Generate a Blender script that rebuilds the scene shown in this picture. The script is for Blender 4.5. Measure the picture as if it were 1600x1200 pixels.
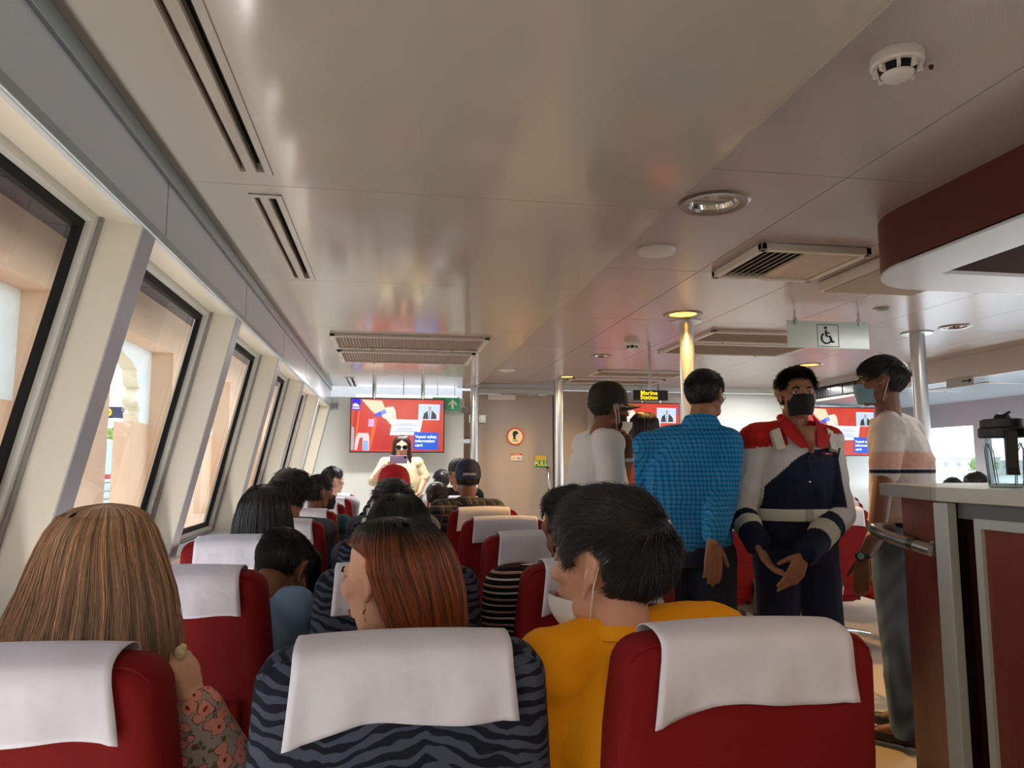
import bpy, bmesh, math, random
import numpy as np
from mathutils import Vector, Matrix, Euler
random.seed(7); rng = np.random.default_rng(7)
for o in list(bpy.data.objects): bpy.data.objects.remove(o)
S = bpy.context.scene; C = S.collection
R_ = math.radians
# ---------------------------------------------------------------- camera, world, light, exposure
PITCH, YAW, FOC, ZC = R_(6.351), R_(9.325), 1150.0, 1.27
cam = bpy.data.objects.new('camera', bpy.data.cameras.new('camera')); C.objects.link(cam)
cam.data.sensor_width = 36; cam.data.lens = 36*FOC/1600; cam.data.clip_start = .02; cam.data.clip_end = 500
cam.location = (0, 0, ZC); cam.rotation_euler = (math.pi/2+PITCH, 0, -YAW)
S.camera = cam
S.view_settings.view_transform = 'Standard'; S.view_settings.look = 'None'
S.view_settings.gamma = 1; S.view_settings.use_curve_mapping = False
S.view_settings.exposure = 0.0
SKY = 3.0
W = bpy.data.worlds.new('world'); S.world = W; W.use_nodes = True
nt = W.node_tree; nt.nodes.clear()
wo = nt.nodes.new('ShaderNodeOutputWorld'); bg = nt.nodes.new('ShaderNodeBackground')
tc = nt.nodes.new('ShaderNodeTexCoord'); sx = nt.nodes.new('ShaderNodeSeparateXYZ'); rp = nt.nodes.new('ShaderNodeValToRGB')
nt.links.new(tc.outputs['Generated'], sx.inputs[0]); nt.links.new(sx.outputs['Z'], rp.inputs[0])
rp.color_ramp.elements[0].position = 0.0; rp.color_ramp.elements[0].color = (.93, .96, 1, 1)
rp.color_ramp.elements[1].position = 1.0; rp.color_ramp.elements[1].color = (.68, .80, 1, 1)
nt.links.new(rp.outputs[0], bg.inputs['Color']); bg.inputs['Strength'].default_value = SKY
nt.links.new(bg.outputs[0], wo.inputs[0])
def area(name, loc, sx_, sy_, power, col, rot=(0,0,0)):
    l = bpy.data.lights.new(name, 'AREA'); l.shape = 'RECTANGLE'; l.size = sx_; l.size_y = sy_; l.energy = power; l.color = col
    o = bpy.data.objects.new(name, l); C.objects.link(o); o.location = loc; o.rotation_euler = rot; return o
def spot(name, loc, power, col, ang=110, rad=.05):
    l = bpy.data.lights.new(name, 'SPOT'); l.energy = power; l.color = col; l.spot_size = R_(ang); l.spot_blend = .6; l.shadow_soft_size = rad
    o = bpy.data.objects.new(name, l); C.objects.link(o); o.location = loc; return o
WARM = (1, .55, .14)
# added fill lamps under the ceiling, without fixtures (behind the camera, over the far seats and by the front bulkhead)
LP = [(-.1, -1.2, 2.17, .9, .25, 8), (2.6, -1.2, 2.22, .9, .25, 3), (4.4, 1.5, 2.22, .9, .25, 14), (.1, 7.4, 2.17, .9, .2, 34), (4.6, 7.9, 2.22, 1.4, .2, 42), (1.5, 7.0, 2.22, .7, .2, 14), (3.4, 3.6, 2.22, .5, .3, 10)]
for i, (x, y, z, a, b, p) in enumerate(LP): area('ceiling_fill', (x, y, z-.035), a, b, p, (1, .97, .92))
UP = math.pi
area('side_fill', (-.86, 4.2, .42), .08, 8.5, 48, (1, .97, .92), (UP, R_(30), 0))      # added upward fill, no fixture, low beside the window seats
area('bar_fill', (3.0, .9, 1.25), .5, 2.4, 9, (1, .95, .9), (UP, 0, 0))  # unseen upward fill behind the bar, added to brighten the ceiling
area('sill_fill', (6.5, 3.5, 1.02), .10, 10, 60, (.93, .97, 1), (UP, R_(-48), 0))  # fill strip added above the right sill, no lamp modelled
area('wall_fill', (.8, -2.4, 1.9), 2.6, .15, 11, (1, .95, .9), (UP, 0, 0))  # added fill behind the camera, aimed up at the ceiling
LITS = [(1.878, 4.508, 95), (4.057, 6.615, 10), (1.93, 7.95, 22), (1.55, 7.6, 5), (1.19, -.1, 8)]
for x, y, p in LITS: spot('downlight_lamp', (x, y, 2.235), p*1.6, WARM, 140)

# ---------------------------------------------------------------- helpers
def srgb(c):
    c = [v/255 for v in c[:3]]
    return tuple((v/12.92 if v <= .04045 else ((v+.055)/1.055)**2.4) for v in c)+(1,)
MATS = {}
def mat(name, col, rough=.6, metal=0, emit=0, bump=0, bscale=50, var=0, vscale=8, spec=.5, coat=0, trans=0, stretch=None, detail=3, sss=0):
    if name in MATS: return MATS[name]
    m = bpy.data.materials.new(name); m.use_nodes = True; n = m.node_tree; b = n.nodes['Principled BSDF']
    c = srgb(col); b.inputs['Base Color'].default_value = c; b.inputs['Roughness'].default_value = rough; b.inputs['Metallic'].default_value = metal
    b.inputs['Specular IOR Level'].default_value = spec; b.inputs['Coat Weight'].default_value = coat; b.inputs['Transmission Weight'].default_value = trans
    if sss: b.inputs['Subsurface Weight'].default_value = sss; b.inputs['Subsurface Radius'].default_value = (.01, .004, .002)
    if emit: b.inputs['Emission Color'].default_value = c; b.inputs['Emission Strength'].default_value = emit
    if var or bump:
        t = n.nodes.new('ShaderNodeTexCoord'); mp = n.nodes.new('ShaderNodeMapping'); n.links.new(t.outputs['Object'], mp.inputs[0])
        if stretch: mp.inputs['Scale'].default_value = stretch
    if var:
        z = n.nodes.new('ShaderNodeTexNoise'); z.inputs['Scale'].default_value = vscale; z.inputs['Detail'].default_value = detail
        n.links.new(mp.outputs[0], z.inputs[0]); r = n.nodes.new('ShaderNodeMapRange'); r.inputs[3].default_value = 1-var; r.inputs[4].default_value = 1+var
        r.inputs[1].default_value = .25; r.inputs[2].default_value = .75
        n.links.new(z.outputs[0], r.inputs[0]); x = n.nodes.new('ShaderNodeVectorMath'); x.operation = 'SCALE'; x.inputs[0].default_value = c[:3]
        n.links.new(r.outputs[0], x.inputs['Scale']); n.links.new(x.outputs[0], b.inputs['Base Color'])
    if bump:
        z = n.nodes.new('ShaderNodeTexNoise'); z.inputs['Scale'].default_value = bscale; z.inputs['Detail'].default_value = 3
        n.links.new(mp.outputs[0], z.inputs[0]); bm_ = n.nodes.new('ShaderNodeBump'); bm_.inputs['Strength'].default_value = 1; bm_.inputs['Distance'].default_value = bump
        n.links.new(z.outputs[0], bm_.inputs['Height']); n.links.new(bm_.outputs[0], b.inputs['Normal'])
    MATS[name] = m; return m
class NT:   # tiny node-expression builder
    def __init__(s, m): s.t = m.node_tree; s.b = s.t.nodes['Principled BSDF']
    def n(s, ty, **k):
        o = s.t.nodes.new(ty)
        for a, v in k.items(): setattr(o, a, v)
        return o
    def l(s, a, b): s.t.links.new(a, b)
    def m(s, op, a, b=0, c=0):
        o = s.n('ShaderNodeMath', operation=op)
        for i, v in enumerate((a, b, c)):
            if isinstance(v, (int, float)): o.inputs[i].default_value = v
            else: s.l(v, o.inputs[i])
        return o.outputs[0]
    def xyz(s):
        t = s.n('ShaderNodeTexCoord'); x = s.n('ShaderNodeSeparateXYZ'); s.l(t.outputs['Object'], x.inputs[0]); s.co = t.outputs['Object']; return x.outputs
    def noise(s, scale, vec=None, det=2):
        z = s.n('ShaderNodeTexNoise'); z.inputs['Scale'].default_value = scale; z.inputs['Detail'].default_value = det
        if vec is not None: s.l(vec, z.inputs[0])
        return z.outputs[0]
    def vec(s, x, y, z):
        o = s.n('ShaderNodeCombineXYZ')
        for i, v in enumerate((x, y, z)):
            if isinstance(v, (int, float)): o.inputs[i].default_value = v
            else: s.l(v, o.inputs[i])
        return o.outputs[0]
    def mix(s, f, a, b):
        o = s.n('ShaderNodeMix', data_type='RGBA')
        for i, v in ((0, f), (6, a), (7, b)):
            if isinstance(v, (int, float, tuple)): o.inputs[i].default_value = v
            else: s.l(v, o.inputs[i])
        return o.outputs[2]
    def step(s, x, a, b):
        o = s.n('ShaderNodeMapRange'); o.inputs[1].default_value = a; o.inputs[2].default_value = b; s.l(x, o.inputs[0]); return o.outputs[0]
    def bump(s, h, d):
        o = s.n('ShaderNodeBump'); o.inputs['Distance'].default_value = d; s.l(h, o.inputs['Height']); s.l(o.outputs[0], s.b.inputs['Normal'])
def at(u, v, y):   # measured picture point on the plane at depth y
    rx = (u-800)*math.cos(YAW)-(600-v)*math.sin(PITCH)*math.sin(YAW)+FOC*math.cos(PITCH)*math.sin(YAW)
    ry = -(u-800)*math.sin(YAW)-(600-v)*math.sin(PITCH)*math.cos(YAW)+FOC*math.cos(PITCH)*math.cos(YAW)
    rz = (600-v)*math.cos(PITCH)+FOC*math.sin(PITCH)
    return Vector((rx*y/ry, y, ZC+rz*y/ry))
class MB:
    def __init__(s): s.v = []; s.f = []; s.m = []
    def add(s, vs, fs, mi=0):
        k = len(s.v); s.v += [tuple(v) for v in vs]; s.f += [tuple(i+k for i in f) for f in fs]; s.m += [mi]*len(fs); return s
    def box(s, x0, x1, y0, y1, z0, z1, mi=0, bev=0):
        if bev <= 0:
            v = [(x, y, z) for x in (x0, x1) for y in (y0, y1) for z in (z0, z1)]
            return s.add(v, [(0,1,3,2), (4,6,7,5), (0,4,5,1), (2,3,7,6), (0,2,6,4), (1,5,7,3)], mi)
        bm = bmesh.new(); bmesh.ops.create_cube(bm, size=1)
        for v in bm.verts: v.co = Vector(((x0+x1)/2+v.co.x*(x1-x0), (y0+y1)/2+v.co.y*(y1-y0), (z0+z1)/2+v.co.z*(z1-z0)))
        bmesh.ops.bevel(bm, geom=bm.edges[:], offset=bev, segments=2, profile=.5, affect='EDGES')
        bm.verts.index_update(); s.add([v.co[:] for v in bm.verts], [[v.index for v in f.verts] for f in bm.faces], mi); bm.free(); return s
    def obox(s, c, sx, sy, sz, M, mi=0):   # oriented box
        c = Vector(c); vs = [c+M@Vector((x*sx/2, y*sy/2, z*sz/2)) for x in (-1, 1) for y in (-1, 1) for z in (-1, 1)]
        return s.add(vs, [(0,1,3,2), (4,6,7,5), (0,4,5,1), (2,3,7,6), (0,2,6,4), (1,5,7,3)], mi)
    def tube(s, pts, r, n=10, mi=0, caps=True):
        pts = [Vector(p) for p in pts]; rs = r if isinstance(r, (list, tuple)) else [r]*len(pts)
        k = len(s.v); up = None
        for i, p in enumerate(pts):
            d = (pts[min(i+1, len(pts)-1)]-pts[max(i-1, 0)]).normalized()
            if up is None: up = Vector((0, 0, 1)) if abs(d.z) < .9 else Vector((1, 0, 0))
            a = d.cross(up).normalized(); up = a.cross(d).normalized()
            for j in range(n):
                t = 2*math.pi*j/n; s.v.append(tuple(p+(a*math.cos(t)+up*math.sin(t))*rs[i]))
        for i in range(len(pts)-1):
            for j in range(n):
                s.f.append((k+i*n+j, k+i*n+(j+1) % n, k+(i+1)*n+(j+1) % n, k+(i+1)*n+j)); s.m.append(mi)
        if caps:
            s.f.append(tuple(k+j for j in reversed(range(n)))); s.m.append(mi)
            s.f.append(tuple(k+(len(pts)-1)*n+j for j in range(n))); s.m.append(mi)
        return s
    def lathe(s, prof, n=32, c=(0, 0, 0), mi=0, close=False):
        k = len(s.v)
        for r, z in prof:
            for j in range(n): t = 2*math.pi*j/n; s.v.append((c[0]+r*math.cos(t), c[1]+r*math.sin(t), c[2]+z))
        for i in range(len(prof)-1):
            for j in range(n): s.f.append((k+i*n+j, k+i*n+(j+1) % n, k+(i+1)*n+(j+1) % n, k+(i+1)*n+j)); s.m.append(mi)
        if close:
            s.f.append(tuple(k+j for j in reversed(range(n)))); s.m.append(mi)
            s.f.append(tuple(k+(len(prof)-1)*n+j for j in range(n))); s.m.append(mi)
        return s
    def prism(s, poly, a, b, axis='y', mi=0):   # polygon in the plane across axis, extruded a..b
        n = len(poly)
        def P(q, t): return {'x': (t, q[0], q[1]), 'y': (q[0], t, q[1]), 'z': (q[0], q[1], t)}[axis]
        vs = [P(q, a) for q in poly]+[P(q, b) for q in poly]
        return s.add(vs, [tuple(range(n)), tuple(reversed(range(n, 2*n)))]+[(i, n+i, n+(i+1) % n, (i+1) % n) for i in range(n)], mi)
def mesh_of(name, mb, mats, smooth=False, fix=True):
    me = bpy.data.meshes.new(name); me.from_pydata(mb.v, [], mb.f)
    for m in (mats if isinstance(mats, (list, tuple)) else [mats]): me.materials.append(m)
    if len(set(mb.m)) > 1: me.polygons.foreach_set('material_index', mb.m)
    if fix:
        bm = bmesh.new(); bm.from_mesh(me); bmesh.ops.recalc_face_normals(bm, faces=bm.faces); bm.to_mesh(me); bm.free()
    if smooth is True: me.polygons.foreach_set('use_smooth', [True]*len(me.polygons))
    elif smooth: me.polygons.foreach_set('use_smooth', [True]*len(me.polygons)); me.set_sharp_from_angle(angle=R_(smooth))
    me.update(); return me
def obj(name, mb, mats, parent=None, smooth=False, label=None, fix=True):
    me = mb if isinstance(mb, bpy.types.Mesh) else mesh_of(name, mb, mats, smooth, fix)
    o = bpy.data.objects.new(name, me); C.objects.link(o)
    if parent: o.parent = parent
    if label: o['label'] = label
    return o
def tag(o, label, cat, group=None):
    o['label'] = label; o['category'] = cat
    if group: o['group'] = group
    return o
def thing(name, label, cat, loc=(0, 0, 0), rz=0, group=None):
    o = bpy.data.objects.new(name, None); C.objects.link(o); o.empty_display_size = .1
    o.location = loc; o.rotation_euler = (0, 0, rz); return tag(o, label, cat, group)
def struct(name, mb, m, parent=None, smooth=False):
    o = obj(name, mb, m, parent, smooth)
    if not parent: o['kind'] = 'structure'
    return o
def dup(root, loc, rz=None, label=None, group=None):
    r = root.copy(); C.objects.link(r); r.location = loc
    if rz is not None: r.rotation_euler = (0, 0, rz)
    if label: r['label'] = label
    if group: r['group'] = group
    for ch in list(root.children):
        c = ch.copy(); C.objects.link(c); c.parent = r
        for g in list(ch.children): d = g.copy(); C.objects.link(d); d.parent = c
    return r
def holes(mb, u0, u1, v0, v1, hs, f, mi=0):
    """rectangle u0..u1 x v0..v1 without the rectangles hs, as one slab; f(u, v, side) gives the point on side 0 or 1"""
    us = sorted({u0, u1}|{h[0] for h in hs}|{h[1] for h in hs}); vs = sorted({v0, v1}|{h[2] for h in hs}|{h[3] for h in hs})
    us = [u for u in us if u0 <= u <= u1]; vs = [v for v in vs if v0 <= v <= v1]
    def solid(i, j):
        if i < 0 or j < 0 or i >= len(us)-1 or j >= len(vs)-1: return False
        a, b = (us[i]+us[i+1])/2, (vs[j]+vs[j+1])/2
        return not any(h[0] < a < h[1] and h[2] < b < h[3] for h in hs)
    for i in range(len(us)-1):
        for j in range(len(vs)-1):
            if not solid(i, j): continue
            a, b, c, d = us[i], us[i+1], vs[j], vs[j+1]
            for sd in (0, 1): mb.add([f(a, c, sd), f(b, c, sd), f(b, d, sd), f(a, d, sd)], [(0, 1, 2, 3)], mi)
            for (di, dj, p, q) in ((-1, 0, (a, c), (a, d)), (1, 0, (b, c), (b, d)), (0, -1, (a, c), (b, c)), (0, 1, (a, d), (b, d))):
                if not solid(i+di, j+dj): mb.add([f(*p, 0), f(*q, 0), f(*q, 1), f(*p, 1)], [(0, 1, 2, 3)], mi)
    return mb
FONT = None
def text_mesh(txt, size, m, parent, name='lettering', M=None, depth=.0008, bold=0, spacing=1.0, align='CENTER'):
    cu = bpy.data.curves.new(name, 'FONT'); cu.body = txt; cu.size = size; cu.extrude = depth; cu.align_x = align; cu.align_y = 'CENTER'; cu.offset = bold; cu.space_character = spacing; cu.resolution_u = 3
    t = bpy.data.objects.new('tmp', cu); C.objects.link(t); dg = bpy.context.evaluated_depsgraph_get(); me = bpy.data.meshes.new_from_object(t.evaluated_get(dg)); bpy.data.objects.remove(t)
    me.transform(M); me.materials.clear(); me.materials.append(m); me.name = name
    return obj(name, me, None, parent)
FRONT = Matrix.Rotation(math.pi/2, 4, 'X')     # text facing -Y (towards the camera)
def T(x, y, z): return Matrix.Translation((x, y, z))
# ---------------------------------------------------------------- materials of the setting
mCeilL = mat('ceiling_enamel', (194, 187, 174), .13, spec=.5, bump=.0006, bscale=3.0, var=.02, vscale=2)
mSeam = mat('seam_light', (196, 190, 184), .5)
mCeilR = mat('ceiling_perforated', (186, 176, 172), .22, spec=.5)
q = NT(mCeilR); X = q.xyz(); s_ = 260
h = q.m('MULTIPLY', q.m('SINE', q.m('MULTIPLY', X[0], s_*2)), q.m('SINE', q.m('MULTIPLY', X[1], s_*2)))
q.bump(q.m('ADD', q.m('MULTIPLY', q.step(h, .2, .8), .25), q.noise(2.5, q.co)), .0011)
mCov = mat('coving_grey', (208, 214, 222), .3)
mRail = mat('coving_rail', (170, 184, 186), .3, metal=.4)
mCream = mat('cream_panel', (232, 226, 208), .38)
mJambW = mat('frame_white', (222, 220, 210), .4)
mJambG = mat('frame_grey', (150, 146, 142), .4)
mSilver = mat('silver_strip', (176, 176, 182), .4)
mGasket = mat('black_gasket', (9, 8, 10), .6, spec=.25)
mFloor = mat('vinyl_beige', (196, 178, 152), .5, var=.05, vscale=6)
mWhiteWall = mat('bulkhead_white', (222, 228, 224), .3)
mBeige = mat('door_beige', (176, 164, 150), .3, var=.02, vscale=3)  # dimness of the unlit doors is put into this beige
mLilac = mat('side_wall_grey', (170, 166, 172), .5)
mBlack = mat('black_plastic', (18, 18, 20), .4)
mDark = mat('dark_recess', (8, 8, 9), .9)
mSteel = mat('brushed_steel', (190, 190, 186), .25, metal=1, bump=.0002, bscale=300, stretch=(.05, .05, 1))
mChrome = mat('chrome', (225, 225, 225), .08, metal=1)
mWhitePl = mat('white_plastic', (228, 224, 218), .4)
mGlass = bpy.data.materials.new('clear_glass'); mGlass.use_nodes = True
q = NT(mGlass); q.t.nodes.remove(q.b); o_ = q.t.nodes['Material Output']; tr = q.n('ShaderNodeBsdfTransparent'); gl = q.n('ShaderNodeBsdfGlossy'); gl.inputs['Roughness'].default_value = .03
tr.inputs[0].default_value = (.97, .985, .985, 1); mx = q.n('ShaderNodeMixShader'); fr = q.n('ShaderNodeFresnel'); fr.inputs[0].default_value = 1.45
ge = q.n('ShaderNodeNewGeometry'); q.l(q.m('MULTIPLY', q.m('SUBTRACT', 1, ge.outputs['Backfacing']), fr.outputs[0]), mx.inputs[0]); q.l(tr.outputs[0], mx.inputs[1]); q.l(gl.outputs[0], mx.inputs[2]); q.l(mx.outputs[0], o_.inputs[0])
mSlate = mat('slate_tile', (66, 64, 78), .5, var=.25, vscale=9, bump=.003, bscale=40)
mPlaster = mat('peach_plaster', (224, 190, 158), .9, var=.04, vscale=3, bump=.003, bscale=25)
mScreen = mat('white_screen', (238, 250, 250), .7, var=.03)
mCornice = mat('cream_scallop', (232, 226, 200), .8)
mMaroon = mat('maroon_laminate', (132, 66, 56), .28, var=.12, vscale=5, stretch=(6, 6, .6), spec=.4)
mAlu = mat('aluminium_trim', (206, 212, 206), .35, metal=.15)

# ---------------------------------------------------------------- ceiling
HL, HR, XC, XS, YB, YF = 2.2, 2.26, -.70, .98, -2.65, 8.8
mb = MB(); mb.box(-1.1, XS, YB, YF, HL+.13, HL+.2); mb.box(XS, 6.7, YB, YF, HR+.07, HR+.14); ceil = struct('ceiling', mb, mDark)
mb = MB(); mb.box(XC+.002, XS-.004, YB, YF, HL+.028, HL+.03, 0); mb.box(XS, 5.13, YB, YF, HR+.021, HR+.024); obj('panel_backing', mb, mSeam, ceil)
ysL = [-2.65]+[2.47+1.28*k for k in range(-3, 5)]+[8.8]
for i in range(len(ysL)-1):
    y0, y1 = ysL[i]+.0015, ysL[i+1]-.0015
    if y1-y0 < .1: continue
    hs = []
    for a, b in ((1.23, 2.352), (2.57, 3.70), (7.9, 8.75), (-1.2, .0)):
        if a >= y0-.1 and b <= y1+.1: hs = [(-.482, -.468, a+.01, b-.01), (-.434, -.412, a+.01, b-.01)]
    mb = MB(); holes(mb, XC, XS, y0, y1, hs, lambda u, v, s: (u, v, HL+.025*s)); obj('ceiling_panel', mb, mCeilL, ceil)
for k, (a, b) in enumerate(((-1.2, .0), (1.23, 2.352), (2.57, 3.70), (7.9, 8.75))):
    t = thing('air_diffuser', ['long twin-slot linear air outlet behind the camera', 'longest twin-slot linear air outlet in the cream ceiling above the brown-haired woman', 'shorter twin-slot linear air outlet, second along the cream ceiling', 'small twin-slot air outlet at the far end near the wall television'][k], 'air vent', (0, 0, 0), group='linear air outlets')
    mb = MB()
    for x0, x1 in ((-.498, -.484), (-.466, -.436), (-.410, -.388)): mb.box(x0, x1, a-.02, b+.02, HL-.005, HL-.0005, 0, .001)
    for y0, y1 in ((a-.02, a+.008), (b-.008, b+.02)): mb.box(-.498, -.388, y0, y1, HL-.0049, HL-.0004)
    obj('frame', mb, mCeilL, t)
    mb = MB(); mb.box(-.49, -.396, a, b, HL+.026, HL+.0275); obj('dark_plenum', mb, mDark, t)
    mb = MB(); M = Euler((0, .9, 0)).to_matrix(); mb.obox((-.474, (a+b)/2, HL+.012), .018, b-a-.03, .0015, M); obj('blade', mb, mat('blade_tan', (120, 100, 88), .5), t)
xsR = [.98, 1.54, 2.14, 2.74, 3.34, 3.94, 4.54, 5.13]; ysR = [-2.65, -1.52, -.27, .98, 2.23, 3.48, 4.73, 5.98, 7.23, 8.48, 8.8]
DL = [(1.19, 2.535, .135, 'round chrome downlight, off, nearest the camera by the ceiling step'), (1.868, 6.373, .10, 'small chrome downlight, off, above the man in the dark cap'), (3.051, 4.135, .055, 'smallest chrome downlight, off, in front of the right-hand pole'), (3.97, 4.606, .11, 'round chrome downlight, off, beside the right-hand pole'),
      (1.878, 4.508, .13, 'glowing warm downlight at the head of the yellow-lit pole'), (4.057, 6.615, .13, 'glowing warm downlight above the man in overalls'), (1.93, 7.95, .10, 'glowing warm downlight at the head of the far pole by the beige door'), (1.167, 7.432, .0, ''), (1.19, -.1, .13, 'glowing warm downlight behind the camera over the aisle')]
for i in range(len(xsR)-1):
    for j in range(len(ysR)-1):
        x0, x1, y0, y1 = xsR[i]+.0025, xsR[i+1]-.0025, ysR[j]+.0025, ysR[j+1]-.0025
        hs = [(x-r*.68, x+r*.68, y-r*.68, y+r*.68) for x, y, r, _ in DL if r and x0 < x < x1 and y0 < y < y1]
        hs = [(max(a, x0+.001), min(b, x1-.001), c, d) for a, b, c, d in hs]
        mb = MB(); holes(mb, x0, x1, y0, y1, hs, lambda u, v, s: (u, v, HR+.02*s)); obj('ceiling_tile', mb, mCeilR, ceil)
mb = MB(); mb.box(XS-.0035, XS+.002, YB, YF, HL-.0015, HR+.05); obj('step_edge', mb, mCeilL, ceil)
mLens = mat('warm_lens', (255, 178, 60), .4, emit=7)
for x, y, r, lab in DL:
    if not r: continue
    lit = 'glowing' in lab
    t = thing('downlight', lab, 'ceiling light', (x, y, HR), group='recessed downlights')
    obj('trim_ring', MB().lathe([(r*.66, .004), (r*.7, -.006), (r*.92, -.008), (r, -.001), (r, .0)], 40), mat('ring_grey', (150, 146, 140), .3, metal=.7), t, 30)
    if lit: obj('glowing_lens', MB().lathe([(.001, .002), (r*.3, -.002), (r*.67, .0)], 32), mLens, t, True)
    else:
        mb = MB(); N = 24
        for k in range(2*N):
            pass
        mb.lathe([(r*.67, .003), (r*.6, .03), (r*.48, .055), (r*.3, .064), (.001, .066)], 28); obj('reflector', mb, mChrome, t, 20)
        mb = MB()
        for k in range(-1, 2): mb.box(-r*.5, r*.5, k*r*.3-.001, k*r*.3+.001, .02, .05)
        obj('baffle', mb, mat('baffle_dark', (60, 50, 44), .3, metal=.8), t)
        mb = MB().lathe([(r*.14, .02), (r*.16, .05)], 12, close=True); obj('lamp_bulb', mb, mat('bulb', (240, 236, 226), .2), t, 30)
# coving over the left windows
mb = MB(); mb.box(XC-.02, XC, YB, YF, 1.945, HL-.001); cov = struct('trim_1', mb, mCov)
mb = MB(); mb.box(XC-.001, XC+.012, YB, YF, 2.148, HL-.001, 0, .003); mb.box(XC-.001, XC+.010, YB, YF, 1.938, 1.968, 0, .003); obj('rail', mb, mRail, cov)
mb = MB()
for y in (-.2, 1.08, 2.36, 3.64, 4.92, 6.2, 7.48): mb.box(XC-.001, XC+.0006, y, y+.003, 1.968, 2.148)
obj('joint', mb, mDark, cov)
# ---------------------------------------------------------------- left wall with leaning posts and windows
def gx(z): return -1.005+.226*(z-1.27)    # glass plane
def ix(z): return -.855+.226*(z-1.27)     # inner plane
ZS, ZH, ZI = .86, 1.975, 1.945
posts = [2.164+1.295*k for k in range(-4, 6)]
mb = MB(); mb.prism([(-1.15, 0), (-.93, 0), (-.93, ZS), (-1.13, ZS), (-1.15, ZS-.02)], YB, YF, 'y'); wl = struct('wall_left', mb, mCream)
mb = MB(); mb.prism([(gx(ZS)-.04, ZS-.0), (ix(ZS)+.025, ZS-.0), (ix(ZS)+.025, ZS+.012), (gx(ZS)-.04, ZS+.018)], YB, YF, 'y'); obj('window_sill', mb, mat('sill_grey', (205, 206, 208), .35), wl)
mb = MB(); mb.prism([(XC-.001, ZI), (XC-.001, ZI+.012), (gx(ZH)-.06, ZH+.012), (gx(ZH)-.06, ZH)], YB, YF, 'y'); obj('soffit', mb, mCream, wl)
for i, y in enumerate(posts):
    mb = MB(); z0, z1 = ZS+.012, ZI+.02
    mb.prism([(gx(z0)-.03, z0), (ix(z0), z0), (ix(z1), z1), (gx(z1)-.03, z1)], y, y+.1, 'y'); obj('post', mb, mCream, wl)
    mb = MB(); mb.prism([(ix(z0)-.001, z0), (ix(z0)+.004, z0), (ix(z1)+.004, z1), (ix(z1)-.001, z1)], y-.002, y+.102, 'y'); obj('post_facing', mb, mSilver, wl)
for i in range(len(posts)-1):
    y0, y1 = posts[i]+.1, posts[i+1]; z0, z1 = ZS+.018, ZH
    w = thing('window_%d' % (i+1), '', ''); del w['label']; del w['category']; w['kind'] = 'structure'
    def fr_(d0, d1, a0, a1, m, name, ins):    # rectangular frame lying in the leaning plane
        mb = MB(); holes(mb, y0+ins, y1-ins, z0+ins, z1-ins, [(y0+ins+a1, y1-ins-a1, z0+ins+a1, z1-ins-a1)], lambda u, v, s: (gx(v)+(d0, d1)[s], u, v)); obj(name, mb, m, w)
    fr_(.012, .045, 0, .012, mJambG, 'frame_bead', 0.0); fr_(.006, .034, 0, .022, mJambW, 'frame_rim', .012); fr_(-.006, .012, 0, .026, mGasket, 'gasket', .034)
    mb = MB(); mb.add([(gx(z)-.004, y, z) for y, z in ((y0+.05, z0+.05), (y1-.05, z0+.05), (y1-.05, z1-.05), (y0+.05, z1-.05))], [(0, 1, 2, 3)]); obj('pane', mb, mGlass, w)
# ---------------------------------------------------------------- floor, back wall, right side
mb = MB(); mb.box(-1.15, 6.8, YB, YF+.1, -.05, 0); struct('floor', mb, mFloor)
mb = MB(); holes(mb, -1.2, 6.8, 0, 2.4, [(3.2, 5.8, 1.1, 1.75)], lambda u, v, s: (u, YB-.06*s, v)); struct('wall_back', mb, mCream)
mb = MB(); holes(mb, YB, YF, 0, 1.76, [(posts[i]+.15+.0, posts[i+1]-.05, 1.0, 1.735) for i in range(len(posts)-1)], lambda u, v, s: (6.6+.05*s, u, v)); mb.box(6.6, 6.66, YB, YF, 1.76, 2.03); wr = struct('wall_right', mb, mLilac)
mb = MB()
for i in range(len(posts)-1): mb.add([(6.62, y, z) for y, z in ((posts[i]+.15, 1.0), (posts[i+1]-.05, 1.0), (posts[i+1]-.05, 1.735), (posts[i]+.15, 1.735))], [(0, 1, 2, 3)])
obj('pane', mb, mGlass, wr)
mb = MB(); mb.box(5.13, 5.16, YB, YF, 2.055, HR+.02); bm1 = struct('trim_2', mb, mat('beam_cream', (206, 200, 190), .4))
mb = MB(); mb.prism([(5.16, 2.055), (6.6, 2.02), (6.6, 2.05), (5.16, 2.085)], YB, YF, 'y'); sof = struct('trim_3', mb, mat('soffit_reflection_blue', (176, 190, 200), .2))  # bluish window reflection is put into the soffit colour
t = thing('louvre_vent', 'black louvred air vent on the cream beam behind the man in overalls', 'air vent', (5.127, 7.7, 2.15))
mb = MB(); mb.box(-.004, .002, -.72, .72, -.07, .07); obj('backing', mb, mDark, t)
for k in range(6): mb = MB(); mb.box(-.012, 0, -.71+k*.237, -.49+k*.237, -.06, .06, 0, .004); obj('louvre', mb, mat('louvre_black', (34, 34, 36), .4), t)
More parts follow.
